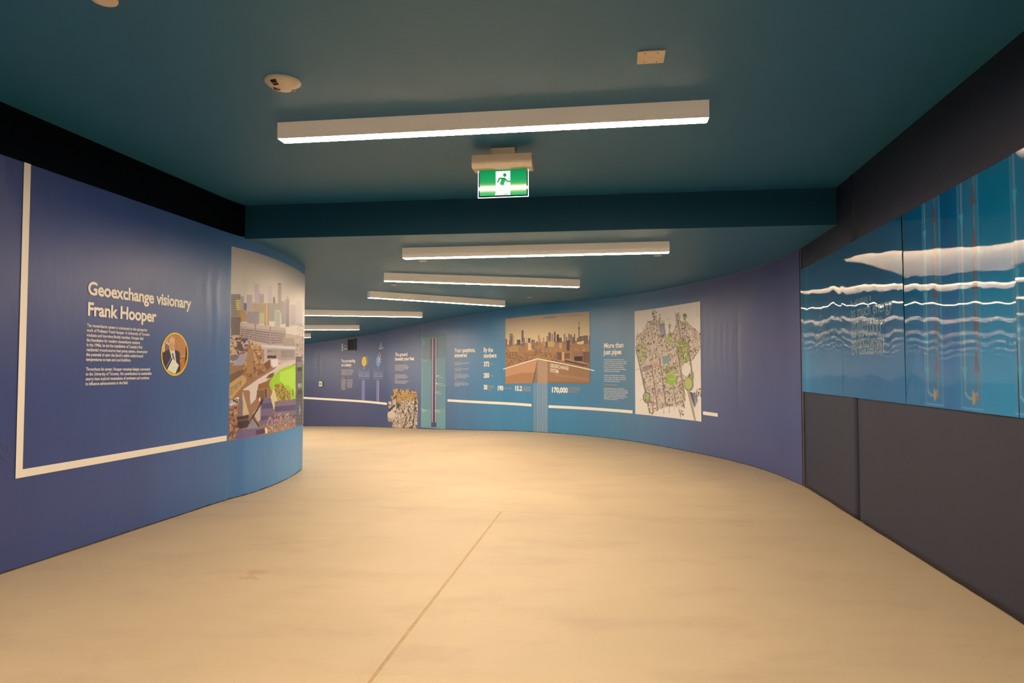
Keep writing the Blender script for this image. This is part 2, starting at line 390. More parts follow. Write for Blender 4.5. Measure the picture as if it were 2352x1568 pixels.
wb = mural('wall_back', FW, 0, FW.len, .004, lambda s: H2 + .01, fw_ramp, bumpy=far_bumps); tag(wb, kind='structure')
tag(sheet('baseboard_back', FW, 0, FW.len, -.06, .02, -.004, MATS['bare_wall_foot']), kind='structure')
for a0, a1 in ((.3, 5.9), (7.4, 9.2)):
    tag(sheet('trim_4', FW, a0, a1, H2 - .005, H2 - .001, .003, caulk), kind='structure')
# closing walls out of view; an unseen glowing strip is added there for the panel's pale reflected band
def fbox_late(name, p, q, z0, z1):
    bm = bmesh.new(); vs = [bm.verts.new(v) for v in ((*p, z0), (*q, z0), (*q, z1), (*p, z1))]; bm.faces.new(vs)
    return bm_obj(name, bm, mat('reflected_band_glow', (.8, .8, .8), .6, emit=(.92, .97, 1.0), emit_s=1.3))
def flat_wall(name, p, q, z0, z1, m):
    bm = bmesh.new(); vs = [bm.verts.new(v) for v in ((*p, z0), (*q, z0), (*q, z1), (*p, z1))]; bm.faces.new(vs); return tag(bm_obj(name, bm, m), kind='structure')
flat_wall('wall_front', (-4.5, -5.95), (1.0, -5.95), -.05, H1 + .02, mat('navy_paint', (.06, .08, .24), .5))
flat_wall('wall_end', (-8.5, 15.4), (-11.2, 24.6), -1.2, H2, mat('pale_end_wall', (.78, .80, .82), .5))
tag(fbox_late('added_glow_strip', (-8.47, 15.45), (-11.1, 24.4), .82, 1.66), kind='structure')
flat_wall('trim_5', (-8.44, 15.4), (-11.14, 24.6), .76, .82, MATS['navy_paint'])

# ================================================================ LIGHT FIXTURES
housing_glow_m = mat('fixture_aluminium_glow', (.93, .91, .88), .45, emit=(1.0, .72, .46), emit_s=.13)  # faint emission added to the unlit metal, standing in for bloom on its sides
lamp_m = mat('lit_diffuser', (.9, .9, .9), .5, emit=LAMP_COLOUR, emit_s=LAMP_POWER)
FIX_W, FIX_T = .086, .097
def fixture(cx, cy, ang, ztop, L, label, tilt=0.0):
    t = empty('linear_light', (cx, cy, ztop), ang); t.rotation_euler = (0, tilt, ang)
    tag(t, label, 'ceiling light', 'linear lights fixed across the ceiling')
    x, y = L / 2, FIX_W / 2
    bm = bmesh.new()      # channel: open box, walls 2 mm
    outer = [(-x, -y), (x, -y), (x, y), (-x, y)]; k = .0025; inner = [(-x + k, -y + k), (x - k, -y + k), (x - k, y - k), (-x + k, y - k)]
    T = [bm.verts.new((*p, -.001)) for p in outer]; B = [bm.verts.new((*p, -FIX_T)) for p in outer]; Bi = [bm.verts.new((*p, -FIX_T)) for p in inner]; Ti = [bm.verts.new((*p, -FIX_T + .02)) for p in inner]
    bm.faces.new(T)
    for i in range(4):
        j = (i + 1) % 4; bm.faces.new((T[i], T[j], B[j], B[i])); bm.faces.new((B[i], B[j], Bi[j], Bi[i])); bm.faces.new((Bi[i], Bi[j], Ti[j], Ti[i]))
    bm_obj('housing', bm, housing_glow_m, t)
    bm = bmesh.new(); box(bm, -x + .0028, x - .0028, -y + .0028, y - .0028, -FIX_T - .0015, -FIX_T + .012); bm_obj('diffuser', bm, lamp_m, t)
    for sgn in (-1, 1):
        bm = bmesh.new(); box(bm, min(sgn * x, sgn * (x + .003)), max(sgn * x, sgn * (x + .003)), -y, y, -FIX_T, -.001, .0008); bm_obj('end_cap', bm, housing_glow_m, t)
    return t
def ends(a, b, label, h=None):
    cx, cy = (a[0] + b[0]) / 2, (a[1] + b[1]) / 2; L = math.dist(a, b)
    za = (h if h else H2 + zz(*a)); zb = (h if h else H2 + zz(*b)); ang = math.atan2(b[1] - a[1], b[0] - a[0])
    return fixture(cx + FIX_W / 2 * -math.sin(ang), cy + FIX_W / 2 * math.cos(ang), ang, (za + zb) / 2, L, label, -math.atan2(zb - za, L))
def from_right(b, th, label, L=2.44):
    a = (b[0] - L * math.cos(th), b[1] - L * math.sin(th)); return ends(a, b, label)
F1 = ends((-1.366, 4.062), (1.050, 3.712), 'nearest long linear ceiling light, above and before the green exit sign', H1)
F2 = ends((-1.030, 6.60), (1.403, 6.255), 'linear ceiling light first beyond the bulkhead, with round cover plates under both ends')
F3 = ends((-1.506, 8.30), (.861, 8.93), 'second linear ceiling light beyond the bulkhead, tilted down to the right')
F4 = ends((-2.01, 9.98), (-.115, 11.60), 'third linear ceiling light beyond the bulkhead, most steeply slanted, its left end cap showing')
F5 = from_right((-1.64, 12.86), math.radians(31), 'linear ceiling light half hidden by the curved left wall, the longest part showing of those')
F6 = from_right((-3.21, 14.80), math.radians(28), 'shorter visible linear light below the long half hidden one, by the curved wall edge')
F7 = from_right((-4.63, 16.2), math.radians(30), 'farthest linear light, only its right tip showing past the curved wall')
for c, lb in (((-1.1, -1.5), 'linear ceiling light last behind the viewer, far out of the picture'), ((-1.93, 1.12), 'left linear ceiling light of the pair just above the viewer, out of the picture'), ((.56, .75), 'right linear ceiling light of the pair just above the viewer, out of the picture')):
    fixture(c[0], c[1], math.radians(-8.3), H1, 2.44, lb)
for p, lb in (((-6.3, 17.4), 'linear light far down the ramp, first hidden behind the curved wall'), ((-7.6, 19.0), 'last linear light down the ramp, before the pale end wall')):
    f = from_right(p, math.radians(35), lb)

